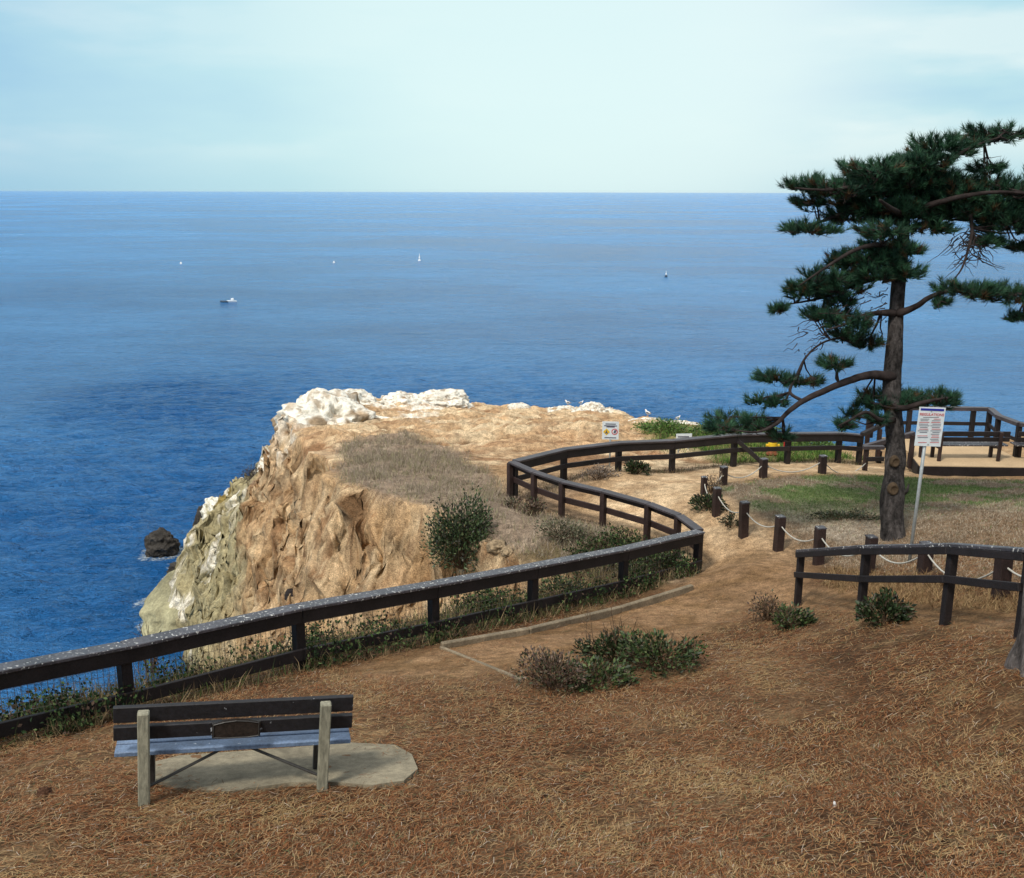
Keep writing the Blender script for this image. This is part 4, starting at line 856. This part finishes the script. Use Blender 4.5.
# ------------------------------------------------------------------ pine tree
def interp(pts, n):
    """Catmull-Rom through (x,y,z,r) rows"""
    pts = np.array(pts, float); m = len(pts); o_ = []
    for i in range(m-1):
        p0 = pts[max(i-1, 0)]; p1 = pts[i]; p2 = pts[i+1]; p3_ = pts[min(i+2, m-1)]
        for k in range(n):
            s_ = k/n; o_.append(.5*((2*p1)+(-p0+p2)*s_+(2*p0-5*p1+4*p2-p3_)*s_*s_+(-p0+3*p1-3*p2+p3_)*s_**3))
    o_.append(pts[-1]); return np.array(o_)
ZT = 20.0
def pine():
    global rng
    bp = P(893, 536, ZT); gzb = gz(bp[0], bp[1])
    root = empty('pine_tree', (bp[0], bp[1], gzb), label='tall windswept pine with layered dark green crown on the grass circle', cat='tree')
    def PP(px, py, dz, rpx): q = P(px, py, ZT+dz); return (*q, rpx/F*ZT/2)
    tr = interp([PP(892, 551, 0, 25), PP(893, 536, 0, 23), PP(892, 515, 0, 21), PP(893, 490, 0, 23.5), PP(894, 474, 0, 19), PP(895, 461, 0, 21.5), PP(895, 440, 0, 19), PP(893, 410, .05, 18.5), PP(892, 380, .1, 18.5), PP(895, 340, .1, 15), PP(897, 300, .1, 13.5), PP(901, 260, .1, 12.5), PP(904, 225, .1, 11), PP(904, 195, .15, 9), PP(903, 172, .2, 6)], 6)
    n = 20; vs = []
    for i, (x, y, z, r) in enumerate(tr):
        for k in range(n):
            a = 2*math.pi*k/n; vs.append((math.cos(a), math.sin(a), z, r, x, y))
    vs = np.array(vs); nz_ = fbm(np.stack([vs[:, 0]*1.3+5, vs[:, 1]*1.3, vs[:, 2]*1.2], 1), 4, 7)*.18+fbm(np.stack([vs[:, 0]*3, vs[:, 1]*3, vs[:, 2]*5], 1), 3, 9)*.10
    rr_ = vs[:, 3]*(1+nz_); V_ = np.stack([vs[:, 4]+vs[:, 0]*rr_, vs[:, 5]+vs[:, 1]*rr_, vs[:, 2]], 1); m = len(tr)
    fs = [(i*n+k, i*n+(k+1) % n, (i+1)*n+(k+1) % n, (i+1)*n+k) for i in range(m-1) for k in range(n)]+[tuple((m-1)*n+k for k in range(n))]
    trunk = mesh_np('trunk', V_, fs, M['bark'], root, smooth=True)
    for (px, py, r) in ((894.5, 461.5, 6.5), (893, 489, 7)):
        q = P(px, py, ZT-.215); rr2 = r/F*ZT*.58; mb = MB()
        for j, (ra, dp) in enumerate(((1.35, .02), (1.2, .07), (.85, .09), (.7, .05), (0.3, .045))): pass
        ring = [(1.5, -.03), (1.3, .05), (1.05, .075), (.8, .06), (.55, .045), (.05, .05)]
        vv = []; 
        for ra, dp in ring:
            for k in range(14):
                a = 2*math.pi*k/14; vv.append((q[0]+math.cos(a)*rr2*ra*.9, q[1]-dp, q[2]+math.sin(a)*rr2*ra*1.1))
        ff = [(i*14+k, i*14+(k+1) % 14, (i+1)*14+(k+1) % 14, (i+1)*14+k) for i in range(len(ring)-1) for k in range(14)]
        mb.add(vv, ff); mb.build('branch_scar', M['knot'], trunk, True)
    mb = MB(); mb.tube([P(903, 494, ZT-.05), P(907, 491, ZT-.15), P(909, 484, ZT-.2)], [.05, .035, .015], 7); mb.build('broken_stub', M['bark'], root, True)
    limbs = [
        [PP(893, 377, 0, 11), PP(870, 375, -.2, 8.5), PP(848, 381, -.5, 7.5), PP(826, 390, -.7, 6.5), PP(803, 401, -.8, 5.5), PP(787, 413, -.8, 4.5), PP(776, 424, -.9, 3.5), PP(757, 432, -1, 2.2), PP(735, 430, -1, 1.3)],
        [PP(803, 401, -.8, 3.5), PP(790, 392, -.7, 3), PP(797, 375, -.5, 2.6), PP(806, 357, -.3, 2.2), PP(822, 343, -.2, 2), PP(842, 337, -.1, 1.4)],
        [PP(895, 313, 0, 8), PP(878, 313, -.2, 5.5), PP(862, 316, -.5, 4), PP(846, 324, -.8, 2.6), PP(826, 330, -1, 1.4)],
        [PP(897, 314, 0, 9), PP(915, 307, -.2, 6), PP(932, 296, -.5, 4.6), PP(955, 290, -.6, 3.4), PP(985, 291, -.7, 2.6), PP(1018, 300, -.7, 1.6), PP(1045, 305, -.7, 1)],
        [PP(899, 280, 0, 7), PP(880, 278, .4, 5), PP(855, 285, .6, 4), PP(825, 297, .8, 3), PP(790, 304, .9, 1.5)],
        [PP(901, 255, 0, 7), PP(880, 245, -.5, 5), PP(855, 250, -.9, 4), PP(825, 268, -1.1, 2.5), PP(800, 285, -1.2, 1.4)],
        [PP(903, 225, 0, 8), PP(880, 215, .2, 6), PP(850, 212, .3, 4.4), PP(820, 222, .3, 3), PP(795, 229, .3, 1.5)],
        [PP(903, 205, 0, 8), PP(880, 190, -.3, 6), PP(855, 187, -.6, 4), PP(825, 190, -.8, 2.8), PP(795, 188, -.9, 1.5)],
        [PP(904, 195, .1, 8), PP(925, 178, -.2, 6), PP(950, 160, -.5, 4.5), PP(972, 147, -.6, 3), PP(1000, 137, -.7, 1.6)],
        [PP(903, 215, 0, 8), PP(930, 205, -.4, 6), PP(965, 196, -.8, 4.6), PP(1000, 192, -1, 3.2), PP(1045, 195, -1.1, 1.8)],
        [PP(902, 230, 0, 7), PP(930, 222, .5, 5), PP(965, 215, .9, 4), PP(1005, 222, 1.1, 3), PP(1040, 236, 1.2, 1.5)],
        [PP(970, 214, -.3, 4), PP(972, 232, -.4, 3.4), PP(968, 250, -.5, 2.8), PP(962, 268, -.6, 2), PP(955, 278, -.6, 1)],
        [PP(903, 180, .2, 6), PP(885, 168, .2, 4.5), PP(865, 165, .2, 3), PP(850, 163, .2, 1.4)],
        [PP(893, 407, 0, 8), PP(905, 408, -.5, 6), PP(925, 402, -.7, 4), PP(945, 398, -.8, 2)],
        [PP(893, 420, -.1, 7), PP(880, 420, -.6, 4.5), PP(866, 412, -.8, 3.2), PP(850, 420, -.9, 2.2), PP(838, 426, -.9, 1.2)],
        [PP(902, 220, 0, 7), PP(915, 212, 1.2, 5), PP(930, 205, 2.2, 2.5)], [PP(902, 215, 0, 7), PP(890, 208, -1.2, 5), PP(880, 200, -2.0, 2.5)],
    ]
    samp = []
    for l in limbs:
        c_ = interp(l, 5); mb = MB(); mb.tube([q[:3] for q in c_], [max(q[3], .012) for q in c_], 8, jit=.08); mb.build('branch', M['limb'], root, True)
        samp += [q[:3] for q in c_[4:]]
    samp = np.array(samp)
    pads = [(990, 134, 36, 9), (945, 147, 36, 14), (915, 160, 20, 12), (985, 168, 18, 6), (872, 168, 32, 11), (822, 184, 38, 9), (900, 180, 46, 16), (862, 196, 42, 17), (940, 186, 44, 20), (1008, 190, 38, 20), (965, 208, 48, 17), (1012, 222, 38, 16), (1055, 205, 40, 28),
            (812, 228, 30, 7), (850, 216, 28, 11), (808, 202, 18, 6), (932, 208, 30, 16), (905, 212, 30, 14), (985, 240, 18, 8), (1020, 246, 14, 7), (880, 230, 26, 10),
            (882, 247, 26, 11), (852, 262, 26, 11), (826, 276, 26, 11), (801, 290, 20, 10), (779, 308, 11, 7), (872, 274, 22, 8), (906, 272, 18, 9), (905, 250, 22, 8), (850, 320, 26, 10), (820, 314, 16, 7), (868, 343, 17, 6), (836, 363, 17, 5), (840, 300, 18, 7),
            (968, 289, 32, 8), (1003, 294, 32, 12), (1016, 316, 12, 6), (943, 301, 10, 5), (1045, 300, 26, 12),
            (775, 378, 20, 6), (805, 380, 18, 5), (768, 401, 20, 5), (735, 422, 32, 9), (720, 427, 18, 5), (780, 436, 12, 6), (757, 423, 14, 7),
            (890, 398, 34, 9), (930, 400, 28, 8), (948, 395, 12, 6), (870, 405, 18, 6), (843, 424, 10, 6), (852, 414, 10, 5), (875, 418, 10, 5), (880, 184, 40, 14), (925, 228, 26, 8)]
    pads += [(900, 180, 55, 16), (955, 195, 50, 18), (885, 206, 46, 13), (1000, 212, 40, 16), (840, 286, 30, 10), (866, 258, 30, 13), (815, 287, 24, 8), (890, 262, 20, 13), (850, 334, 22, 7), (832, 313, 24, 7), (845, 190, 36, 12), (925, 160, 28, 12)]
    tips = []; dirs = []; cols = []; tw = MB(); random.seed(5)
    for (px, py, rx, ry) in pads:
        Zc = ZT+random.uniform(-.7, .7) if rx < 34 else ZT+random.uniform(-.4, .4)
        c_ = P(px, py, Zc); a_, b_ = rx/F*ZT, ry/F*ZT; dep = min(a_*1.1, 1.0) if a_ > .3 else a_
        d_ = ((samp-c_)**2).sum(1); src = samp[np.argmin(d_)]
        nb = max(3, int(a_*9)); hubs = [c_*.5+src*.5]
        for k in range(nb):
            an = random.uniform(0, 6.283); e_ = random.random()**.5; hb = c_+np.array([math.cos(an)*a_*e_*.85, math.sin(an)*dep*e_*.85, b_*random.uniform(-.7, .35)])
            m1 = src*.55+hb*.45+np.array([0, 0, random.uniform(-.12, .02)]); m1b = m1*.5+hb*.5+np.array([random.uniform(-.05, .05), random.uniform(-.05, .05), random.uniform(-.05, .05)])
            tw.tube([src, m1, m1b, hb], [.020, .015, .012, .008], 5, cap=False); hubs += [m1b, hb]
        for k in range(int(a_*14)):
            hb = np.array(hubs[random.randrange(len(hubs))]); q = hb; an = random.uniform(0, 6.283); pt_ = [q]
            for j in range(3): an += random.uniform(-.6, .6); q = q+np.array([math.cos(an)*.10, math.sin(an)*.06, random.uniform(-.09, .03)]); pt_.append(q)
            tw.tube(pt_, [.009, .007, .005, .003], 3, cap=False)
        hubs = np.array(hubs)
        nt_ = int(max(14, 400*a_*b_+72*a_))
        for k in range(nt_):
            an = random.uniform(0, 6.283); e_ = random.random()**.45; x, y = math.cos(an)*e_, math.sin(an)*e_
            z = random.uniform(-.75, .9)*math.sqrt(max(0, 1-e_*e_*.8))
            q = c_+np.array([x*a_, y*dep, z*b_])
            q = q+np.array([random.gauss(0, .05), random.gauss(0, .05), random.gauss(0, .03)])
            h = hubs[np.argmin(((hubs-q)**2).sum(1))]
            dv_ = q-h; dv_ = dv_/(np.linalg.norm(dv_)+1e-6)*.7+np.array([x*.5, y*.5, .55+.3*z]); dv_ /= np.linalg.norm(dv_)
            tw.tube([h, h*.4+q*.6+np.array([0, 0, -.03]), q], [.009, .007, .005], 3, cap=False)
            tips.append(q); dirs.append(dv_); g2 = random.random(); cols.append((.012+.030*g2*g2, .042+.075*g2*g2, .026+.030*g2*g2) if random.random() > .06 else (.075, .045, .02))
    # bare twigs hanging right of the trunk
    for k in range(46):
        s_ = np.array(P(random.uniform(952, 985), random.uniform(226, 262), ZT-random.uniform(0, .8))); q = s_; an = random.uniform(-1, 1)
        pts_ = [q]
        for j in range(5): an += random.uniform(-.5, .5); q = q+np.array([math.sin(an*1.3)*.13+.02, random.uniform(-.05, .05), -.05+random.uniform(-.06, .05)]); pts_.append(q)
        tw.tube(pts_, [.012, .010, .009, .007, .005, .004], 4, cap=False)
    for k in range(60):
        s_ = np.array(P(random.uniform(800, 892), 0, ZT)); px = random.uniform(795, 892); py = 345-.42*(px-790)+random.uniform(-18, 16)
        q = np.array(P(px, py, ZT-random.uniform(-.5, .8))); pts_ = [q]; an = random.uniform(-.6, .6)-.6
        for j in range(4): an += random.uniform(-.4, .4); q = q+np.array([math.sin(an)*.12, random.uniform(-.05, .05), -.02+random.uniform(-.07, .06)]); pts_.append(q)
        tw.tube(pts_, [.012, .009, .007, .005, .004], 4, cap=False)
    tw.build('twigs', M['limb'], root)
    v, f, cc = needles(np.array(tips), np.array(dirs), 40, .165, .013, np.array(cols), spread=.75, back=.16, up=.15)
    mesh_np('crown', v, f, M['needle'], root, col=cc)
pine()
# trunk cut by the right edge
def near_trunk():
    b = hit(1030, 664); root = empty('pine_tree', (b[0], b[1], b[2]), label='grey barked leaning tree trunk cut by the right edge of the picture', cat='tree')
    Z0 = 9.45; ctr = interp([(*P(1044, 690, Z0), .27), (*P(1042, 664, Z0), .235), (*P(1042, 640, Z0), .20), (*P(1044, 600, Z0), .19), (*P(1050, 545, Z0), .18), (*(P(1064, 470, Z0)), .17), (*P(1095, 330, Z0), .15), (*P(1130, 180, Z0), .13), (*P(1160, 60, Z0), .09), (*P(1170, -60, Z0), .05)], 8)
    n = 28; vs = []
    for (x, y, z, r) in ctr:
        for k in range(n): a = 2*math.pi*k/n; vs.append((math.cos(a), math.sin(a), z, r, x, y))
    vs = np.array(vs); nz_ = fbm(np.stack([vs[:, 0]*2.2, vs[:, 1]*2.2, vs[:, 2]*1.1], 1), 4, 17)*.22
    fl = sst(.35, -.1, vs[:, 2]-b[2])*(.2+.3*np.cos(np.arctan2(vs[:, 1], vs[:, 0])*5))*.6
    rr_ = vs[:, 3]*(1+nz_+np.maximum(fl, 0)); V_ = np.stack([vs[:, 4]+vs[:, 0]*rr_, vs[:, 5]+vs[:, 1]*rr_, vs[:, 2]], 1); m = len(ctr)
    fs = [(i*n+k, i*n+(k+1) % n, (i+1)*n+(k+1) % n, (i+1)*n+k) for i in range(m-1) for k in range(n)]+[tuple((m-1)*n+k for k in range(n))]
    mesh_np('trunk', V_, fs, M['barkgrey'], root, smooth=True)
    tips = []; dirs = []; mb = MB(); random.seed(9)
    top_ = ctr[-20:, :3]
    for k in range(14):
        s_ = top_[random.randrange(len(top_))]; an = random.uniform(-1.2, 1.2); e_ = s_+np.array([math.cos(an)*1.6, math.sin(an)*1.6, .3]); mb.tube([s_, (s_+e_)/2+[0, 0, .1], e_], [.05, .035, .015], 6)
        for j in range(26):
            u = random.random(); q = s_*(1-u)+e_*u+np.array([random.gauss(0, .25), random.gauss(0, .25), random.uniform(0, .3)]); tips.append(q); dd_ = np.array([random.gauss(0, .5), random.gauss(0, .5), 1]); dirs.append(dd_/np.linalg.norm(dd_))
    mb.build('branch', M['bark'], root)
    v, f, cc = needles(np.array(tips), np.array(dirs), 40, .16, .012, np.tile([[.02, .07, .035]], (len(tips), 1)))
    mesh_np('crown', v, f, M['needle'], root, col=cc)
near_trunk()

# ------------------------------------------------------------------ shrubs and plants
def at(px, py): return hit(px, py)
def fb(px, py, Z): q = P(px, py, Z); q[2] = gz(q[0], q[1]); return q
shrub('leafy_shrub', at(660, 674)+[0, .1, 0], (.55, .42, .48), 'dark green leafy plant, right and tallest of the foreground clump', 'plant', 1300, .062, GREEN, 20, 1, twigs=10, twh=.22)
shrub('leafy_shrub', at(618, 664)+[0, .1, 0], (.55, .42, .32), 'dark leafy plant at the back middle of the foreground clump', 'plant', 1100, .06, DKGREEN, 18, 2, twigs=12, twh=.5)
shrub('leafy_shrub', at(596, 690)+[0, .1, 0], (.50, .38, .24), 'bright-leaved low plant at the front of the foreground clump', 'plant', 900, .062, GREEN, 16, 3, twigs=5, twh=.1)
shrub('dry_shrub', at(552, 692)+[0, .1, 0], (.42, .38, .42), 'brown withered plant at the left end of the foreground clump', 'plant', 1500, .045, BROWN, 22, 4, twigs=8, twh=.1)
shrub('leafy_shrub', at(790, 630)+[0, .1, 0], (.36, .32, .28), 'green plant with dead twigs below the handrail end', 'plant', 800, .062, GREEN, 18, 5, twigs=6, twh=.15)
shrub('dry_shrub', at(768, 622)+[0, .1, 0], (.30, .28, .36), 'dead twiggy plant left of the green one below the handrail end', 'plant', 260, .045, BROWN, 20, 6, twigs=12, twh=.15)
shrub('leafy_shrub', at(886, 626)+[0, .1, 0], (.34, .3, .36), 'compact dark green plant at the foot of the second handrail post', 'plant', 1300, .062, DKGREEN, 20, 7, twigs=3, twh=.05)
shrub('shrub', hit(461, 564)+[0, -.2, 0], (.74, .55, 1.5), 'rounded green bush with pale leaves on the cliff lip above the long railing', 'bush', 5600, .07, ((.03, .055, .02), (.05, .085, .03), (.02, .035, .015), (.10, .13, .06), (.06, .06, .045)), 44, 8, empt=.5)
shrub('shrub', P(255, 482, 44.5), (.62, .6, .85), 'dark grey bare-looking shrub hanging on the cliff beside a white ledge', 'bush', 2600, .045, ((.05, .04, .038), (.035, .03, .03), (.08, .065, .055)), 46, 9, empt=.5)
shrub('leafy_shrub', at(709, 511), (.42, .35, .34), 'dark green plant growing round the rope post at the circle bend', 'plant', 900, .075, DKGREEN, 16, 10)
shrub('thorny_plant', at(712, 494), (.26, .26, .55), 'pale thorny stalks between the two rope posts at the bend', 'plant', 120, .05, ((.3, .24, .17), (.2, .16, .12)), 20, 11, stemcol='stem', twigs=8, twh=.2)
shrub('leafy_shrub', at(733, 529)+[0, .1, 0], (.3, .28, .25), 'small dark plant left of the tall rope post', 'plant', 420, .06, ((.04, .05, .025), (.09, .05, .03), (.02, .035, .015)), 12, 12)
shrub('leafy_shrub', fb(636, 477, 26.3), (.36, .3, .34), 'dark green shrub under the far railing near its middle', 'plant', 900, .07, DKGREEN, 16, 13)
shrub('dry_shrub', fb(598, 477, 26.0), (.55, .3, .34), 'grey dry shrub along the far railing left of the dark green one', 'plant', 900, .045, GREY, 26, 14)
shrub('dry_shrub', fb(533, 507, 22.6), (.30, .25, .45), 'dark dead plant with curled leaves at the far left railing corner', 'plant', 420, .06, BROWN, 22, 15, twigs=6, twh=.1)
shrub('dry_shrub', fb(515, 503, 23.0), (.28, .2, .25), 'small brown weed at the foot of the far left corner post', 'plant', 300, .05, BROWN, 14, 16)
shrub('leafy_shrub', fb(668, 580, 19.3)+[0, .5, 0], (.5, .35, .35), 'dark green shrub inside the near railing corner', 'plant', 900, .06, GREEN, 16, 17)
shrub('leafy_shrub', fb(560, 590, 17.9), (.6, .35, .45), 'mixed leafy shrub behind the long railing below the grey brush', 'plant', 900, .06, GREEN, 18, 18)
shrub('dry_shrub', fb(560, 545, 20.2), (.55, .35, .45), 'spiky grey-green dry shrub in the brush between the two railings', 'plant', 1200, .05, ((.12, .12, .07), (.16, .13, .09), (.08, .09, .05)), 30, 19)
for i, (px, py, lab) in enumerate(((664, 445, 'bright green scrub bush left of the small white notice'), (715, 447, 'bright green scrub bush right of the small white notice'), (752, 448, 'green scrub bush left of the yellow stand'), (815, 446, 'green scrub bush seen through the far railing right of the yellow stand'))):
    shrub('scrub_bush', fb(px, py, 32.5), (.9, .6, .42), lab, 'bush', 1300, .08, ((.07, .14, .03), (.11, .20, .04), (.05, .09, .03)), 22, 30+i, group='green scrub behind the far railing')
shrub('weed', fb(130, 650, 13.0)+[0, .6, 0], (.22, .2, .75), 'bare twiggy weed rising over the long railing against the sea', 'plant', 110, .05, ((.02, .03, .02), (.04, .03, .025)), 5, 40, twigs=5, twh=.35, empt=.25)
shrub('leafy_shrub', fb(965, 520, 20.5), (.5, .3, .16), 'flat dark weed patch in the grass circle left of the pine', 'plant', 500, .06, BROWN, 10, 41) if False else None
shrub('leafy_shrub', fb(845, 522, 21.5), (.9, .35, .14), 'flat dark green weed patch in the grass circle just left of the pine', 'plant', 900, .06, ((.04, .055, .025), (.07, .06, .035), (.03, .04, .02)), 16, 42)

# ------------------------------------------------------------------ litter, grass and ground cover (uncountable)
def scatter(n, x0, x1, y0, y1, dens):
    x = rng.uniform(x0, x1, n*3); y = rng.uniform(y0, y1, n*3); k = rng.random(n*3) < dens(x, y); x, y = x[k][:n], y[k][:n]
    return np.stack([x, y, gza(x, y)], 1)
def smp(field, x, y):
    i = np.clip(np.searchsorted(ax, x)-1, 0, nx-1); j = np.clip(np.searchsorted(ay, y)-1, 0, ny-1); return field.reshape(ny, nx)[j, i]
def infrust(x, y, mgn=1.15): return np.abs(x) < (y*.52+1.0)*mgn
def sect(n, r0, r1, pw=1.0):
    r = r0+(r1-r0)*rng.random(n)**pw; a = (rng.random(n)*2-1)*.55; return np.sin(a)*r, np.cos(a)*r
x, y = sect(260000, 4.6, 17.5, 1.25); land = (smp(dT, x, y) < -1.0) & (smp(m_path, x, y) < rng.random(len(x))*1.1)
slabp = [tuple(hit(*q)[:2]) for q in pix]; land &= ~(inside(x, y, slabp) & (rng.random(len(x)) < .86+.14*(sdf(x, y, slabp) < -.22)))
land &= rng.random(len(x)) < .30+.70*sst(-.35, .05, fbm(np.stack([x*1.4, y*1.4, x*0], 1), 4, 221))
x, y = x[land], y[land]; n = len(x); pts = np.stack([x, y, gza(x, y)+.006+.022*rng.random(n)], 1)
flow = fbm(np.stack([x*.6, y*.6, x*0], 1), 2, 201)*1.6+.35+rng.normal(size=n)*.95
d = np.stack([np.cos(flow), np.sin(flow), rng.normal(size=n)*.10], 1); d /= np.linalg.norm(d, axis=1)[:, None]; l = (.05+.10*rng.random(n))[:, None]
e1 = pts+d*l; bend = rng.normal(size=(n, 3))*.12; bend[:, 2] = np.abs(bend[:, 2])*.35+.06; mid_ = pts+d*l*.5+bend*l*.6
e1[:, 2] = gza(e1[:, 0], e1[:, 1])+.006+.015*rng.random(n); mid_[:, 2] = np.maximum(mid_[:, 2], gza(mid_[:, 0], mid_[:, 1])+.006)
s_ = np.stack([-d[:, 1], d[:, 0], d[:, 0]*0], 1)*.0020
v = np.stack([pts-s_, pts+s_, mid_+s_, mid_-s_, e1], 1).reshape(-1, 3); k = np.arange(n)*5
f = np.concatenate([np.stack([k, k+1, k+2], 1), np.stack([k, k+2, k+3], 1), np.stack([k+3, k+2, k+4], 1)])
zone = fbm(np.stack([x*1.7, y*1.7, x*0], 1), 4, 211)
cc = pick(((.21, .085, .035), (.16, .060, .026), (.27, .13, .058), (.075, .036, .018), (.32, .22, .12), (.18, .12, .075)), n, .3)
yl = (zone+rng.normal(size=n)*.35) > .46; cc[yl] = pick(((.34, .22, .10), (.38, .27, .14), (.27, .18, .085)), int(yl.sum()), .25)
gy_ = rng.random(n) < .03; cc[gy_] = pick(((.40, .34, .27), (.10, .13, .06)), int(gy_.sum()), .2)
lit = mesh_np('pine_needle_litter', v, f, M['blade'], col=np.repeat(cc, 5, 0)); tag(lit, 'fallen rust-brown pine needles carpeting the foreground slope', 'pine litter', kind='stuff')
def tuftpts(n, dens, x0, x1, y0, y1, cl=.5):
    p_ = scatter(n, x0, x1, y0, y1, dens); return p_
# grey dry brush on the headland and between the railings
p_ = scatter(60000, -8, 5, 18, 33, lambda x, y: smp(m_brush, x, y)*(smp(t, x, y) < .02)*(.12+.88*sst(-.25, .25, smp(nmd, x, y)+smp(nlo, x, y)*.5)))
v, f, c_ = blades(p_, .17, .010, pick(((.30, .25, .20), (.36, .30, .24), (.22, .17, .13), (.25, .24, .13)), len(p_), .25), .5)
tag(mesh_np('dry_brush', v, f, M['blade'], col=c_), 'grey-brown dry brush covering the headland beside the railings', 'dry grass', kind='stuff')
# circle
p_ = scatter(70000, 3, 16, 12, 29, lambda x, y: smp(m_circ, x, y)*(smp(m_path, x, y) < .4)*(.3+.7*(smp(nmd, x, y)+.3*rng.normal(size=len(x)) > -.05)))
gm = smp(grn, p_[:, 0], p_[:, 1])+rng.normal(size=len(p_))*.2 > .45
c0_ = pick(((.28, .23, .17), (.34, .28, .21), (.18, .13, .08), (.38, .33, .25), (.24, .15, .09)), len(p_), .25); c0_[gm] = pick(((.07, .14, .035), (.10, .17, .05), (.13, .16, .06)), int(gm.sum()), .25)
v, f, c_ = blades(p_, .065, .010, c0_, .9)
tag(mesh_np('grass', v, f, M['blade'], col=c_), 'patchy dry and green grass inside the rope posts', 'grass', kind='stuff')
# weeds along the fences
fl_ = [tuple((P(*q)+nA*.55)[:2]) for q in fA[:-1]]+[tuple((P(*fA[-1])-dirA*.7+nA*.5)[:2])]
dS = seg_d(gx, gy, fl_, False)
p_ = scatter(46000, -10, 3.7, 8, 20.5, lambda x, y: (smp(dS, x, y) < .85)*(smp(t, x, y) < .15)*(seg_d(x, y, [tuple(q[:2]) for q in fAw], False) > .12)*(.25+.75*(fbm(np.stack([x*1.5, y*1.5, x*0], 1), 3, 5) > -.15)))
v, f, c_ = blades(p_, .26, .011, pick(((.17, .13, .07), (.28, .21, .12), (.07, .10, .03), (.10, .07, .045), (.05, .07, .03)), len(p_), .3), .45)
n2 = 26000; pf_ = scatter(3200, -10, 3.5, 7, 19.6, lambda x, y: (seg_d(x, y, [tuple((q-nA*.12)[:2]) for q in fAw[:-1]], False) < .2)*(fbm(np.stack([x*1.1, y*1.1, x*0], 1), 3, 55) > -.08)); pf_[:, 2] -= .16; pl = np.concatenate([p_[rng.integers(0, len(p_), n2)], pf_]); gnz = fbm(pl*1.3, 3, 77); kk = gnz > -.05; pl = pl[kk]; n2 = len(pl)
pl = pl+np.stack([rng.normal(size=n2)*.05, rng.normal(size=n2)*.05, .03+.34*rng.random(n2)**1.4], 1)
v2, f2, c2 = leaves(pl, np.tile([[0, -.2, .6]], (n2, 1)), .055, pick(((.02, .04, .016), (.035, .065, .022), (.015, .03, .014), (.06, .04, .03), (.09, .13, .05)), n2, .3), .6)
v = np.concatenate([v, v2]); f = np.concatenate([f, f2+len(v)-len(v2)]); c_ = np.concatenate([c_, c2])
tag(mesh_np('ground_cover', v, f, M['blade'], col=c_), 'tangled weeds and low leafy growth behind the long near railing', 'undergrowth', kind='stuff')
# fringe along the near foot of railing A and along B, C
lineA = [tuple((q-nA*.25)[:2]) for q in fAw[:-1]]
dA_ = seg_d(gx, gy, lineA, False); dBC = seg_d(gx, gy, [tuple(q[:2]) for q in w_(fB)+w_(fC)], False)
p_ = np.concatenate([scatter(5500, -10, 4, 7, 21, lambda x, y: (smp(dA_, x, y) < .25)), scatter(15000, -1, 11, 19, 33, lambda x, y: (smp(dBC, x, y) < .45)*(smp(m_path, x, y) < .6))])
v, f, c_ = blades(p_, .15, .010, pick(((.16, .11, .065), (.24, .17, .10), (.09, .06, .035), (.06, .08, .03)), len(p_), .3), .6)
tag(mesh_np('weeds', v, f, M['blade'], col=c_), 'short dry weeds along the foot of the railings', 'weeds', kind='stuff')
p_ = scatter(16000, 3, 13, 26, 38, lambda x, y: smp(m_veg2, x, y)*(seg_d(x, y, [tuple(q[:2]) for q in w_(fC)], False) > .2)*(.3+.7*(smp(nmd, x, y) > -.1)))
v, f, c_ = blades(p_, .24, .018, pick(((.07, .15, .03), (.11, .21, .04), (.16, .22, .06), (.05, .10, .03)), len(p_), .3), .6)
tag(mesh_np('green_scrub', v, f, M['blade'], col=c_), 'bright green low growth between the far railing and the cliff edge', 'grass', kind='stuff')
# bank and mound grass on the right
BANK = W((830, 575, 18), (868, 577, 16.6), (924, 580, 14.6), (1000, 600, 12.8), (1060, 606, 12.2), (1060, 614, 11.6), (960, 604, 13), (900, 600, 14.4), (830, 590, 17))
dBk = sdf(gx, gy, BANK)
p_ = scatter(14000, 4, 10, 10, 19, lambda x, y: (smp(dBk, x, y) < .15))
v, f, c_ = blades(p_, .14, .009, pick(((.30, .21, .11), (.22, .15, .075), (.16, .10, .05)), len(p_), .25), .7)
tag(mesh_np('straw', v, f, M['blade'], col=c_), 'dry straw on the bank below the rope posts at right', 'dry grass', kind='stuff')
# twigs and a cone on the litter
q = hit(45, 797); root = rock('pine_cone', q+[0, 0, .03], (.06, .05, .045), 'brown pine cone lying on bare ground left of the bench', 'pine cone', 33, (.10, .05, .03), None, 0, rough=.5, hi=False, fr=4)
q = hit(834, 810); root = rock('shell', q+[0, 0, .01], (.014, .02, .03), 'tiny white scrap standing in the needles at the lower right', 'litter', 34, (.75, .75, .75), None, 0, rough=.3, hi=False)
